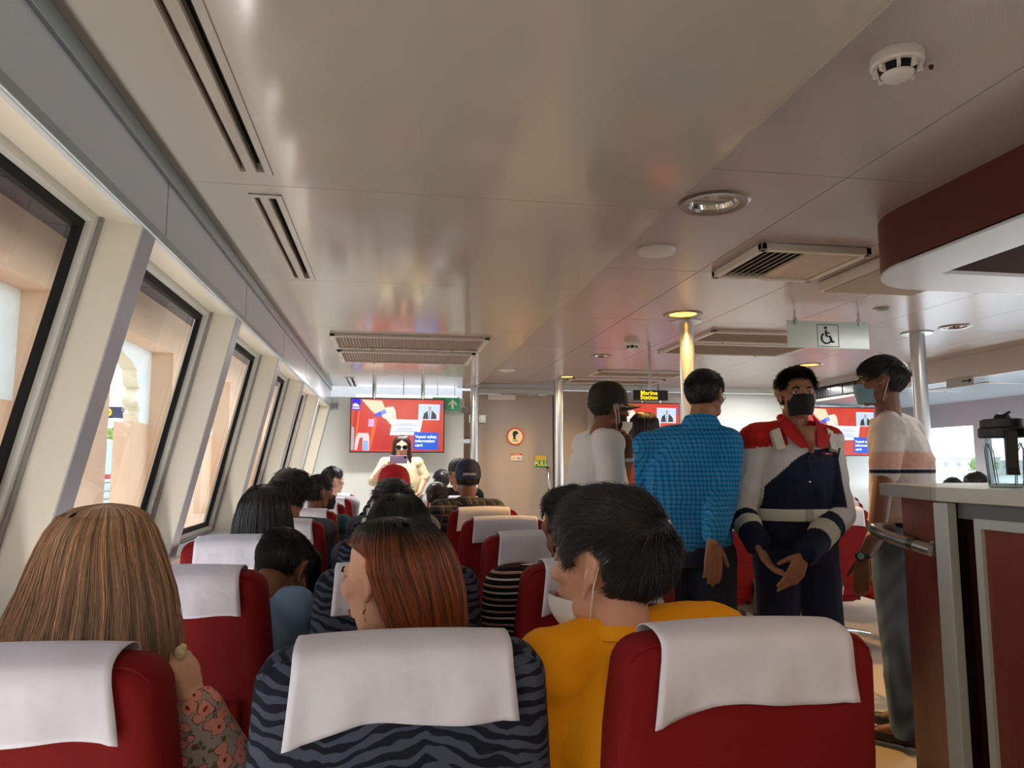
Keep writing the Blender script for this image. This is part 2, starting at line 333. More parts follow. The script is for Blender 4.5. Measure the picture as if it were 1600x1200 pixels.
# front bulkhead : white panels, beige doors, gaps
wf = thing('wall_front', '', ''); del wf['label']; del wf['category']; wf['kind'] = 'structure'
def panel(x0, x1, z0, z1, m, y=YF, name='wall_panel', t=.04):
    mb = MB(); mb.box(x0, x1, y, y+t, z0, z1, 0, .004); return obj(name, mb, m, wf)
panel(-1.1, .86, 0, 2.075, mWhiteWall); panel(2.08, 2.385, 0, 2.19, mBeige); panel(2.39, 3.93, 0, 2.19, mat('bulkhead_grey', (190, 184, 176), .35)); panel(3.94, 5.12, 0, 2.19, mWhiteWall); panel(5.12, 6.6, 0, 2.03, mWhiteWall)
panel(.86, 6.6, 2.195, 2.26, mWhiteWall, YF-.03); 
mb = MB(); holes(mb, -1.2, 6.8, 0, 2.35, [(-.45, .85, 2.085, 2.19), (1.0, 1.9, .9, 1.3)], lambda u, v, s: (u, YF+.85+.05*s, v)); obj('outer_bulkhead', mb, mat('outer_white', (200, 200, 200), .6), wf)
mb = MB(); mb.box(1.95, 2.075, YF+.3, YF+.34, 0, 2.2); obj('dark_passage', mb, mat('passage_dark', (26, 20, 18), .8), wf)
mb = MB(); mb.box(.87, 1.0, YF+.3, YF+.34, 0, 1.55); mb.box(.87, 1.0, YF+.3, YF+.34, 1.6, 2.2); obj('passage_wall', mb, mat('passage_red', (120, 84, 60), .6), wf)
d = thing('door_1', '', ''); del d['label']; del d['category']; d['kind'] = 'structure'
mb = MB(); mb.box(1.0, 1.945, YF-.02, YF+.02, 0.02, 2.13, 0, .004); obj('door_leaf', mb, mBeige, d)
mb = MB(); mb.box(.98, 2.05, YF-.07, YF+.01, 2.135, 2.195, 0, .004); obj('door_track', mb, mAlu, d)
mb = MB(); mb.box(1.14, 1.48, YF-.07, YF-.02, 2.06, 2.125, 0, .006); obj('door_closer', mb, mWhitePl, d)
mb = MB(); mb.tube([(1.3, YF-.075, 2.13), (1.75, YF-.09, 2.12)], .008, 8); obj('closer_arm', mb, mSteel, d, True)
mb = MB(); mb.box(.92, 1.12, YF-.06, YF-.02, 1.78, 1.88, 0, .006); mb.box(.98, 1.05, YF-.1, YF-.06, 1.8, 1.86, 0, .008); obj('door_latch', mb, mSteel, d)
mb = MB(); mb.tube([(1.88, YF-.02, .8), (1.88, YF-.08, .85), (1.88, YF-.08, 1.2), (1.88, YF-.02, 1.25)], .018, 10); obj('door_handle', mb, mSteel, d, True)
mb = MB(); mb.box(-.7, -.62, YF-.05, YF, 1.92, 1.99, 0, .01); mb.box(.84, .9, YF-.04, YF, 1.9, 1.97, 0, .01); obj('hinge_block', mb, mat('bracket_grey', (140, 142, 146), .3, metal=.6), wf)
# ---------------------------------------------------------------- poles
mPole = mat('pole_satin', (196, 196, 194), .3, metal=.9)
for x, y, r, lab, zt in ((1.99, 4.72, .05, 'pole glowing yellow under the lit downlight, behind the man in the blue check shirt', HR), (3.87, 4.87, .052, 'thick satin steel pole behind the man in the striped t-shirt', HR), (1.9, 8.25, .055, 'far steel pole to the left of the man in the white t-shirt', HR), (.96, 8.55, .05, 'steel pole beside the green exit sign', HL)):
    t = thing('support_pole', lab, 'pole', (x, y, 0), group='steel support poles')
    obj('shaft', MB().lathe([(r, 0), (r, zt-.001)], 28, close=True), mPole, t, 30); obj('ceiling_flange', MB().lathe([(r, zt-.012), (r*2.1, zt-.01), (r*2.1, zt-.001), (r, zt-.001)], 28), mPole, t, 30)
# ---------------------------------------------------------------- outside: pier building on the left
fx = -2.6
t = thing('pier_building', 'peach plastered pier building with scalloped arches and a slate eave outside the left windows', 'building', (fx, 0, 0))
PER = 3.2; ends = [-.28+PER*k for k in range(0, 7)]
hs = [(e-1.95, e, .55, 2.62) for e in ends]
mb = MB(); holes(mb, -4, 21, -.6, 3.25, hs, lambda u, v, s: (-.35*s, u, v)); obj('facade_wall', mb, mPlaster, t)
for e in ends:
    for sgn, e0 in ((1, e), (-1, e-1.95)):
        # scalloped screen: outline from the centre crown down to the springing
        pr = [(e0, 1.76), (e0, 2.62), (e0-sgn*.975, 2.62), (e0-sgn*.975, 2.5), (e0-sgn*.62, 2.42), (e0-sgn*.50, 2.36)]
        for k in range(7): a = math.pi/2*k/6; pr.append((e0-sgn*(.30+.16*math.cos(a)), 2.12+.2*(1-math.sin(a)) if 0 else 2.36-.2*math.sin(a)))
        for k in range(9): a = math.pi*k/8; pr.append((e0-sgn*(.32+.10*math.sin(a)), 2.14-.2*k/8))
        for k in range(5): pr.append((e0-sgn*(.34-.05*math.sin(math.pi*k/4)), 1.93-.06*k/4))
        pr.append((e0-sgn*.30, 1.76))
        mb = MB(); mb.prism(pr, -.26, -.42, 'x'); obj('scalloped_arch', mb, mCornice, t)
        mb = MB(); mb.prism([(p[0], p[1]) for p in pr if 1], -.19, -.20, 'x')
        # white face of the screen stays inside the cream edge
        cen = (e0-sgn*.1, 2.45); sh = pr
        mb = MB(); mb.prism(sh, -.245, -.2595, 'x'); obj('arch_face', mb, mScreen, t)
        if sgn > 0: mb = MB(); mb.box(-.42, -.24, e0-.6, e0, .55, 1.76); obj('pillar', mb, mPlaster, t)
for i in range(2):
    for k in range(24):
        y = -3+.98*k; mb = MB(); M = Euler((0, R_(9), 0)).to_matrix(); mb.obox((.20+.40*i, y+.48, 3.06-.055*i), .44, .955, .02, M); obj('roof_tile', mb, mSlate, t)
mb = MB(); mb.box(.80, .85, -3, 21, 2.92, 3.06); mb.box(-.3, .8, -3, 21, 3.26, 3.3); obj('eave_board', mb, mSlate, t)
mb = MB(); mb.box(fx-9, -1.4, -8, 24, -.8, -.6); struct('ground', mb, mat('quay_paving', (190, 178, 160), .9))
# ---------------------------------------------------------------- outside details
def flat(poly, y, m, name, parent, label=None):      # flat shape facing -Y
    mb = MB(); mb.add([(p[0], y, p[1]) for p in poly], [tuple(range(len(poly)))]); return obj(name, mb, m, parent, label=label, fix=False)
def disc(cx, cz, r, n=28, rz=None): return [(cx+r*math.cos(2*math.pi*k/n), cz+(rz or r)*math.sin(2*math.pi*k/n)) for k in range(n)]
def rrect(x0, x1, z0, z1, r, n=4):
    p = []
    for cx, cz, a in ((x1-r, z1-r, 0), (x0+r, z1-r, 90), (x0+r, z0+r, 180), (x1-r, z0+r, 270)):
        for k in range(n+1): t = R_(a+90*k/n); p.append((cx+r*math.cos(t), cz+r*math.sin(t)))
    return p
t = thing('exit_sign', 'dark blue exit sign with yellow arrow disc seen through the second window arch', 'sign', (-4.6, 13.9, 2.2), R_(18))
mb = MB(); mb.box(-.75, .75, -.03, .03, -.1, .1); obj('board', mb, mat('sign_navy', (34, 40, 84), .5), t)
flat(disc(-.32, 0, .08), -.032, mat('sign_yellow', (250, 214, 30), .5), 'arrow_disc', t)
flat([(-.37, .0), (-.33, .035), (-.33, .012), (-.27, .012), (-.27, -.012), (-.33, -.012), (-.33, -.035)], -.034, mBlack, 'arrow', t)
text_mesh('Exit', .09, mWhitePl, t, M=T(.0, -.033, -.045)@FRONT)
mb = MB()
for pts in ([(.13, .02), (.10, .0), (.10, -.02), (.13, -.03)], [(.13, .035), (.09, .035)], [(.06, .03), (.07, .0), (.05, -.02)], [(.04, .01), (.02, .03), (.0, .01), (-.02, .01)], [(-.03, .035), (-.07, .02), (-.07, -.005), (-.03, -.012)]): mb.tube([(a-.02, -.034, b+.045) for a, b in pts], .006, 6)
obj('arabic_lettering', mb, mWhitePl, t)
mb = MB()
for x in (-.6, .6): mb.tube([(x, 0, -2.8), (x, 0, .1)], .03, 8)
obj('post_pair', mb, mSteel, t)['kind'] = 'stuff'
def bush(name, label, loc, rx, ry, rz, n, m, cat='tree', group=None):
    mb = MB()
    for k in range(n):
        a, b = random.uniform(0, 6.28), math.acos(random.uniform(-.3, 1)); r = random.uniform(.55, 1)
        c = Vector((rx*r*math.sin(b)*math.cos(a), ry*r*math.sin(b)*math.sin(a), rz*r*math.cos(b)))
        M = Euler((random.uniform(0, 6), random.uniform(0, 6), 0)).to_matrix(); s = random.uniform(.5, 1)*min(rx, rz)*.16
        mb.add([c+M@Vector(p)*s for p in ((-1, 0, 0), (0, -.5, .1), (1, 0, 0), (0, .5, .1))], [(0, 1, 2, 3)])
    t = thing(name, label, cat, loc, group=group); o = obj('foliage', mb, m, t, fix=False)
    mb = MB().tube([(0, 0, -loc[2]-.1 if loc[2] > 0 else -.5), (0, 0, rz*.4)], [.12, .05], 8); obj('trunk', mb, mat('trunk', (110, 90, 70), .9), t); return t
mLeaf = mat('leaf_green', (140, 170, 92), .8, var=.3, vscale=3)
bush('green_tree', 'sunlit green tree beyond the pier, under the blue exit sign', (-9.5, 25, 1.2), 2.2, 2.2, 1.5, 900, mLeaf)
t = thing('round_kiosk', 'white round-faced kiosk panel behind the pier arch', 'kiosk', (-6.6, 18.6, 1.3))
mb = MB(); mb.box(-.9, .9, -.05, .05, -1.9, .55, 0, .02); obj('panel', mb, mat('kiosk_blue', (190, 225, 236), .5), t)
obj('round_face', MB().lathe([(.55, 0), (.6, .02), (.001, .04)], 36), mat('kiosk_white', (228, 232, 232), .5), t).rotation_euler = (R_(90), 0, 0)
t = thing('pier_railing', 'low steel railing and red-white barrier beyond the pier arch', 'railing', (-5.9, 15.9, 0))
for z in (.62, .78, .95): mb = MB().tube([(-1.5, 0, z), (1.5, .3, z)], .03, 8); obj('rail', mb, mSteel, t, True)
for x in (-1.4, 0, 1.4): mb = MB().tube([(x, .15, 0), (x, .15, 1)], .03, 8); obj('baluster', mb, mSteel, t, True)
mb = MB().box(-1.4, 1.4, .5, .54, 1.0, 1.1); obj('barrier_board', mb, mat('barrier_red', (200, 60, 80), .6), t)
# far shore on the right : water, low buildings, trees
mb = MB().box(6.75, 420, -120, 420, -1.0, -.9); o = obj('harbour_water', mb, mat('water', (150, 170, 176), .12, bump=.05, bscale=1.5)); tag(o, 'pale harbour water outside the right windows', 'water'); o['kind'] = 'stuff'
mStone = mat('far_stone_hazy', (232, 226, 216), .9, var=.06); mWin = mat('far_window', (186, 186, 186), .6)  # haze and overexposure are put into the pale stone colour
for k, (x, y, w, h, lab) in enumerate(((142, 186, 44, 4.2, 'pale two-storey waterfront building with a flat parapet across the water'), (168, 178, 30, 3.4, 'lower pale block at the right of the far waterfront'), (112, 196, 34, 3.7, 'low pale building at the left end of the far waterfront'))):
    t = thing('waterfront_building', lab, 'building', (x, y, -.9), R_(-38), 'waterfront buildings')
    obj('walls', MB().box(-w/2, w/2, 0, 8, 0, h), mStone, t); obj('parapet', MB().box(-w/2-.3, w/2+.3, -.3, 8.3, h, h+.35), mStone, t)
    me = mesh_of('window', MB().prism([(-.5, 0), (.5, 0), (.5, .9), (.3, 1.1), (0, 1.2), (-.3, 1.1), (-.5, .9)], -.12, .02, 'y'), mWin)
    for j in range(int(w/3)): o = obj('window', me, None, t); o.location = (-w/2+1.5+3*j, 0, h-2.0)
bush('shore_tree', 'pale green tree beside the far waterfront buildings', (152, 170, 1), 3.5, 3.5, 3.0, 500, mLeaf)

# ---------------------------------------------------------------- ceiling fixtures
mGrille = mat('grille_cream', (214, 206, 194), .4); mSlot = mat('filter_tan', (168, 156, 138), .7)
def ac_strip(t, x0, x1, y0, y1, z):      # filter grille: frame around fine ribs
    mb = MB(); w = .035
    mb.box(x0, x1, y0, y0+w, z-.022, z-.001, 0, .003); mb.box(x0, x1, y1-w, y1, z-.022, z-.001, 0, .003); mb.box(x0, x0+w, y0, y1, z-.021, z-.001); mb.box(x1-w, x1, y0, y1, z-.021, z-.001)
    obj('frame', mb, mGrille, t); obj('filter', MB().box(x0+w, x1-w, y0+w, y1-w, z-.006, z-.001), mSlot, t)
    n = int((x1-x0-2*w)/.022); mb = MB()
    for k in range(n): x = x0+w+.022*(k+.5); mb.box(x-.003, x+.003, y0+w, y1-w, z-.015, z-.005)
    o = obj('ribs', mb, mSlot, t); o['kind'] = 'stuff'
    mb = MB()
    for x in (x0+.25*(x1-x0), x1-.2*(x1-x0)): mb.lathe([(.012, 0), (.012, -.008), (.001, -.01)], 10, (x, y1-w/2, z-.02))
    obj('catch', mb, mSteel, t)
t = thing('return_air_unit', 'wide twin ribbed air-conditioning grille on the cream ceiling in front of the left television', 'air vent', (0, 0, 0)); ac_strip(t, -.44, .70, 5.25, 5.83, HL); ac_strip(t, -.44, .68, 5.98, 6.6, HL)
t = thing('return_air_unit', 'wide twin grille on the perforated ceiling behind the hanging glass sign', 'air vent', (0, 0, 0)); ac_strip(t, 2.30, 3.4, 4.98, 5.42, HR); ac_strip(t, 2.28, 3.4, 5.5, 6.05, HR)
t = thing('return_air_unit', 'far grille over the man in the dark cap', 'air vent', (0, 0, 0)); ac_strip(t, 2.1, 3.1, 7.3, 7.7, HR); ac_strip(t, 2.0, 3.1, 8.0, 8.4, HR)
t = thing('return_air_unit', 'grille on the bluish soffit by the right window wall', 'air vent', (5.9, 6.4, -.20)); ac_strip(t, -.45, .45, -.4, .4, HR)
t = thing('supply_air_grille', 'square slatted air grille with dark open left half and closed right half', 'air vent', (1.88, 3.22, HR))
mb = MB()
for a in ((-.27, -.24, -.26, .26), (.24, .27, -.26, .26), (-.27, .27, -.26, -.225), (-.27, .27, .225, .26)): mb.box(*a, -.035, -.001, 0, .004)
obj('frame', mb, mGrille, t); obj('dark_throat', MB().box(-.24, .0, -.225, .225, -.006, -.001), mDark, t); obj('closed_back', MB().box(.0, .24, -.225, .225, -.012, -.001), mGrille, t)
sla, slb = [mesh_of('slat', MB().obox((0, 0, 0), w_, .45, .0025, Euler((0, R_(a_), 0)).to_matrix()), mGrille) for a_, w_ in ((-30, .018), (30, .026))]
for k in range(14): o = obj('slat', sla if k < 7 else slb, None, t); o.location = (-.225+.034*k, 0, -.02)
t = thing('ceiling_box', 'cream box fixture between the slatted grille and the maroon canopy', 'ceiling unit', (2.55, 3.32, HR)); obj('body', MB().box(-.28, .28, -.3, .26, -.055, -.001, 0, .006), mGrille, t); obj('bottom_plate', MB().box(-.26, .26, -.28, .24, -.06, -.055), mSlot, t)
def smoke(loc, lab, s=1):
    t = thing('smoke_detector', lab, 'smoke detector', loc, group='ceiling smoke detectors')
    obj('base', MB().lathe([(.058*s, 0), (.060*s, -.006*s), (.060*s, -.024*s), (.056*s, -.03*s)], 36, close=True), mWhitePl, t, 30)
    obj('dark_chamber', MB().lathe([(.045*s, -.028*s), (.04*s, -.048*s)], 30, close=True), mDark, t)
    obj('cap', MB().lathe([(.001, -.062*s), (.02*s, -.061*s), (.033*s, -.056*s), (.039*s, -.047*s), (.036*s, -.044*s), (.001, -.044*s)], 36), mWhitePl, t, True)
    mb = MB()
    for k in range(8): a = k*math.pi/4+.2; M = Matrix.Rotation(a, 3, 'Z'); mb.obox(M@Vector((.047*s, 0, -.038*s)), .014*s, .008*s, .02*s, M)
    obj('cage_rib', mb, mWhitePl, t)
smoke((1.195, 1.515, HR), 'large white round smoke detector nearest the camera on the brown ceiling'); smoke((1.902, 5.628, HR), 'small white smoke detector between the glowing pole and the far television'); smoke((3.48, 5.05, HR), 'white smoke detector partly behind the hanging glass sign')
t = thing('sprinkler_plug', 'small dark red sprinkler plug beside the large smoke detector', 'sprinkler', (1.305, 1.535, HR)); obj('plate', MB().lathe([(.016, 0), (.014, -.003), (.001, -.004)], 16), mCeilR, t); obj('plug', MB().lathe([(.006, -.003), (.005, -.012), (.001, -.014)], 10), mat('plug_red', (90, 30, 24), .5), t)
t = thing('ceiling_speaker', 'flat white disc on the ceiling between chrome downlight and grille', 'disc', (1.19, 3.15, HR)); obj('disc', MB().lathe([(.088, 0), (.09, -.008), (.08, -.018), (.04, -.024), (.001, -.025)], 36), mWhitePl, t, True)
t = thing('ceiling_speaker', 'small white disc on the far ceiling before the beige door', 'disc', (1.167, 7.432, HR)); obj('disc', MB().lathe([(.088, 0), (.09, -.008), (.08, -.018), (.04, -.024), (.001, -.025)], 36), mWhitePl, t, True)
# hanging glass sign with wheelchair symbol
t = thing('hanging_sign', 'frosted glass sign with wheelchair symbol hanging by two clips from the ceiling', 'sign', (2.765, 4.28, 2.108))
mFrost = mat('frosted_glass', (206, 224, 218), .25, spec=.6)
obj('glass_plate', MB().box(-.285, .285, -.004, .004, -.087, .087, 0, .001), mFrost, t)
for x in (-.23, .22): mb = MB(); mb.box(x-.009, x+.009, -.012, .012, .06, .11, 0, .003); mb.tube([(x, 0, .1), (x, 0, .152)], .005, 8); obj('clip', mb, mSteel, t)
mInk = mat('sign_black', (16, 18, 18), .5)
mb = MB(); sx0, sz0 = -.005, -.005
for a in ((-.075, .075, .068, .072), (-.075, .075, -.074, -.07), (-.075, -.072, -.072, .07), (.072, .075, -.072, .07)): mb.box(a[0]+sx0, a[1]+sx0, -.0055, -.0042, a[2]+sz0, a[3]+sz0)
obj('symbol_border', mb, mInk, t)
mb = MB(); cx, cz = sx0-.012, sz0-.018; Rr = .034
pts = [(cx+Rr*math.cos(R_(a)), -.005, cz+Rr*math.sin(R_(a))) for a in range(125, 345, 10)]
mb.tube(pts, .0055, 6); mb.tube([(cx-.002, -.005, cz+.052), (cx+.001, -.005, cz+.012), (cx+.024, -.005, cz+.012), (cx+.040, -.005, cz-.026), (cx+.052, -.005, cz-.022)], .0068, 6)
mb.tube([(cx, -.005, cz+.036), (cx+.022, -.005, cz+.034)], .005, 6); mb.lathe([(.001, -.004), (.0105, 0), (.001, .004)], 14, (0, 0, 0))
o = obj('wheelchair_symbol', mb, mInk, t)
for v in o.data.vertices[-42:]: x, y, z = v.co; v.co = (cx-.003+x, -.005+z*.3, cz+.068+y)
# ---------------------------------------------------------------- canopy over the bar and the bar itself
out = [(3.6, 2.83), (2.35, 2.83)]+[(1.915+.35*(1+math.cos(a)), 2.48+.35*math.sin(a)) for a in [math.pi/2+math.pi/2*k/8 for k in range(1, 9)]]+[(1.915, 1.6), (1.915, -1.5)]
inn = [(3.6, 2.56), (2.16, 2.56), (2.16, -1.5)]
canp = thing('bar_canopy', 'maroon curved bar canopy with white underside hanging from the ceiling at right', 'canopy', (0, 0, 0))
def band(path, z0, z1, m, name, off):
    mb = MB(); n = len(path); mb.add([(x, y, z0) for x, y in path]+[(x, y, z1) for x, y in path], [(i, i+1, n+i+1, n+i) for i in range(n-1)]); return obj(name, mb, m, canp, 25, fix=False)
band(out, 2.045, HR, mat('canopy_maroon', (96, 44, 34), .35, spec=.3), 'fascia', 0); band(inn, 2.05, HR, mat('canopy_inner', (58, 34, 34), .5), 'inner_fascia', 0)
mb = MB(); poly = out+[inn[2], inn[1], inn[0]]; mb.prism(poly, 2.035, 2.05, 'z'); obj('white_underside', mb, mat('canopy_white', (214, 216, 220), .3), canp)
# bar: laminate body with aluminium posts, framed door, steel top
bar = thing('bar_counter', 'maroon laminate bar counter with aluminium trims at the right edge', 'counter', (0, 0, 0))
def seg(x0, y0, x1, y1, z0, z1, th, m, name, inset=0, bev=.003):
    mb = MB(); a = Vector((x0, y0, 0)); b = Vector((x1, y1, 0)); d = (b-a).normalized(); n_ = Vector((d.y, -d.x, 0)) if True else 0
    if n_.x < 0: n_ = -n_
    pl = [(a.x, a.y), (b.x, b.y), (b.x+n_.x*th, b.y+n_.y*th), (a.x+n_.x*th, a.y+n_.y*th)]; mb.prism(pl, z0, z1, 'z'); return obj(name, mb, m, bar)
seg(1.955, 2.60, 1.822, 2.225, .0, 1.15, .02, mMaroon, 'end_panel')
obj('corner_post', MB().box(1.79, 1.825, 2.165, 2.228, 0, 1.15, 0, .003), mAlu, bar)
obj('inner_panel', MB().box(1.865, 1.88, 1.99, 2.17, 0, 1.13), mat('maroon_dark', (58, 26, 24), .4), bar)
obj('kick_rail', MB().box(1.83, 1.86, 1.2, 2.165, 1.10, 1.152), mat('trim_grey', (120, 124, 124), .4, metal=.5), bar)
mb = MB(); holes(mb, .9, 2.085, .05, 1.105, [(.93, 2.058, .08, 1.075)], lambda u, v, s: (1.815+.025*s, u, v)); obj('door_frame', mb, mAlu, bar)
obj('door_panel', MB().box(1.828, 1.84, .92, 2.07, .06, 1.09), mMaroon, bar)
obj('body', MB().prism([(1.9, -1.2), (1.9, 2.2), (2.0, 2.55), (3.4, 2.55), (3.4, -1.2)], 0, 1.14, 'z'), mat('maroon_inner', (70, 36, 32), .5), bar)
ct = MB(); ct.prism([(1.775, -1.2), (1.775, 2.19), (1.785, 2.225), (3.5, 2.35), (3.5, -1.2)], 1.155, 1.200, 'z'); o = obj('bar_worktop', ct, mat('worktop_steel', (212, 212, 198), .35, metal=.25, bump=.0003, bscale=200, stretch=(1, .05, 1))); tag(o, 'brushed steel worktop of the bar, under the blender jars', 'worktop')
ct = MB(); ct.prism([(1.79, 2.235), (1.935, 2.70), (1.96, 2.73), (2.5, 2.75), (2.5, 2.31)], 1.155, 1.200, 'z'); o = obj('bar_shelf', ct, mat('shelf_steel', (218, 216, 202), .3, metal=.35, bump=.0003, bscale=200, stretch=(1, .05, 1))); tag(o, 'short steel end shelf of the bar in front of the striped t-shirt', 'shelf')
t = thing('grab_rail', 'curved polished steel grab rail on the end of the bar', 'rail', (0, 0, 0))
mb = MB(); mb.tube([(1.93, 2.62, 1.03), (1.885, 2.63, 1.03), (1.83, 2.60, 1.03), (1.795, 2.53, 1.025), (1.785, 2.45, 1.015), (1.782, 2.36, 1.005), (1.786, 2.235, .99)], .021, 14); obj('tube', mb, mat('rail_steel', (190, 186, 178), .28, metal=.9), t, 60)
obj('collar', MB().tube([(1.783, 2.335, 1.004), (1.783, 2.31, 1.001)], .0235, 14), mat('collar_steel', (120, 116, 112), .3, metal=1), t, 60)
mb = MB().tube([(1.785, 2.25, .995), (1.83, 2.26, 1.02)], .012, 8); obj('bracket', mb, mSteel, t, True)
# blender jars standing on the worktop
mJar = bpy.data.materials.new('jar_plastic'); mJar.use_nodes = True; q = NT(mJar); tr = q.n('ShaderNodeBsdfTransparent'); tr.inputs[0].default_value = (.88, .95, .95, 1); mx = q.n('ShaderNodeMixShader'); mx.inputs[0].default_value = .28
q.b.inputs['Base Color'].default_value = srgb((200, 222, 224)); q.b.inputs['Roughness'].default_value = .12; q.l(tr.outputs[0], mx.inputs[1]); q.l(q.b.outputs[0], mx.inputs[2]); q.l(mx.outputs[0], q.t.nodes['Material Output'].inputs[0])
def jar(loc, lab, rz):
    t = thing('blender_jar', lab, 'jar', loc, rz, 'clear blender jars'); t.scale = (1, 1, .92)
    mb = MB(); mb.lathe([(.050, 0), (.052, .01), (.066, .19), (.068, .2)], 8, close=False); obj('jar_body', mb, mJar, t)
    mb = MB()
    for k in range(4):
        a = k*math.pi/2+.5; p = [Vector((math.cos(a+d)*r, math.sin(a+d)*r, z)) for d, r, z in ((-.28, .052, .01), (-.2, .062, .13), (0, .064, .155), (.2, .062, .13), (.28, .052, .01))]; mb.tube(p, .0016, 6)
    obj('moulded_rib', mb, mat('rib_grey', (90, 96, 100), .2, metal=.3), t, True)
    mb = MB(); mb.lathe([(.069, .175), (.071, .178), (.071, .205), (.064, .212), (.064, .236), (.058, .24), (.001, .24)], 24); obj('lid', mb, mBlack, t, 30)
    mb = MB(); mb.lathe([(.001, .258), (.02, .256), (.026, .24)], 16); mb.tube([(-.05, 0, .262), (0, 0, .252), (.05, .01, .262)], .004, 6); obj('lid_cap', mb, mBlack, t, True)
    mb = MB(); pr = [(.068, .2), (.095, .195), (.098, .19), (.092, .12), (.088, .07), (.098, .045), (.07, .045), (.072, .1), (.072, .17)]
    mb.prism(pr, -.016, .016, 'y'); obj('handle', mb, mat('handle_brown', (34, 28, 28), .35), t)
    obj('base_collar', MB().lathe([(.04, 0), (.052, .004), (.05, .014)], 16, close=True), mat('jar_base', (190, 205, 205), .3), t)
jar((1.968, 2.11, 1.2005), 'clear blender jar with black lid and handle, left one on the bar', R_(-120)); jar((2.02, 1.965, 1.2005), 'clear blender jar cut by the right picture edge, on the bar', R_(-60))
# ---------------------------------------------------------------- wall signs
def wallsign(u, v, r, ring, face, lab, g):
    c = at(u, v, YF-.03) if g else at(u, v, YF-.01); t = thing('mask_sign', lab, 'sign', c, group='round mask signs')
    obj('ring', MB().lathe([(r*.84, -.001), (r*.84, .006), (r, .006), (r, 0)], 40), ring, t).rotation_euler = (R_(90), 0, 0)
    obj('face', MB().lathe([(r*.86, 0), (r*.86, .004), (.001, .004)], 40), face, t, fix=False).rotation_euler = (R_(90), 0, 0)
    s = r*1.05
    flat([(a*s, b*s) for a, b in ((-.28, .1), (-.30, .35), (-.18, .56), (.05, .62), (.25, .52), (.33, .36), (.3, .12), (.08, .05), (.0, -.12), (.1, -.28), (-.28, -.28), (-.2, -.1))], -.0065, mInk, 'head_symbol', t)
    flat([(a*s, b*s) for a, b in ((.08, .2), (.30, .28), (.42, .12), (.33, -.12), (.12, -.1), (.02, .05))], -.0075, mWhitePl, 'mask_symbol', t)
    for k, w in enumerate((.5, .62)): flat([(-w*s/2, -s*(.42+.12*k)), (w*s/2, -s*(.42+.12*k)), (w*s/2, -s*(.37+.12*k)), (-w*s/2, -s*(.37+.12*k))], -.0065, mInk, 'caption_line', t)
mOr = mat('ring_orange', (214, 92, 50), .4); mRd = mat('ring_red', (150, 60, 66), .4); mCr = mat('face_cream', (250, 240, 190), .4); mGy = mat('face_grey', (200, 200, 196), .4)
wallsign(805, 682, .105, mOr, mCr, 'round orange-ringed mask sign on the beige door', 1); wallsign(1151, 690, .10, mRd, mGy, 'round red-ringed mask sign on the white wall beside the man in overalls', 0)
c = at(807, 714, YF-.03); t = thing('warning_sticker', 'small red-headed warning sticker below the orange mask sign', 'sticker', c)
obj('plate', MB().box(-.067, .067, -.004, .003, -.042, .042), mWhitePl, t); obj('header', MB().box(-.067, .067, -.0055, -.004, .02, .042), mat('warn_red', (210, 80, 40), .5), t); text_mesh('WARNING', .018, mWhitePl, t, M=T(0, -.0057, .031)@FRONT)
flat([(-.055, -.03), (-.015, -.03), (-.035, .01)], -.0048, mat('warn_yel', (240, 200, 40), .5), 'triangle', t); flat([(.0, -.01), (.05, -.01), (.05, -.004), (0, -.004)], -.0048, mInk, 'caption_line', t); flat([(.0, -.025), (.05, -.025), (.05, -.019), (0, -.019)], -.0048, mInk, 'caption_line', t)
c = at(845, 720, YF-.03); t = thing('pull_sign', 'green PULL sign with yellow upper band at the edge of the beige door', 'sign', c)
obj('plate', MB().box(-.072, .072, -.004, .003, -.075, .065), mat('pull_green', (60, 150, 50), .5), t); obj('yellow_band', MB().box(-.07, .07, -.005, -.004, .002, .063), mat('pull_yellow', (226, 190, 70), .5), t); text_mesh('PULL', .075, mat('pull_letter', (244, 240, 150), .5), t, M=T(0, -.0045, -.036)@FRONT, bold=.002)
c = at(697, 631, 8.6); t = thing('emergency_exit_sign', 'green hanging exit sign with white up arrow beside the left television', 'sign', c)
obj('plate', MB().box(-.16, .16, -.006, .006, -.075, .075, 0, .003), mat('exit_green', (34, 140, 92), .4, emit=.25), t)
flat([(.075, .055), (.13, -.005), (.115, -.02), (.088, .008), (.088, -.06), (.062, -.06), (.062, .008), (.035, -.02), (.02, -.005)], -.008, mWhitePl, 'arrow', t)
flat([(-.13, .035), (-.06, .035), (-.06, .05), (-.13, .05)], -.008, mWhitePl, 'runner_symbol', t)
mb = MB().tube([(-.1, 0, .075), (-.1, 0, HL-c.z)], .004, 6).tube([(.1, 0, .075), (.1, 0, HL-c.z)], .004, 6); obj('hanger', mb, mSteel, t)
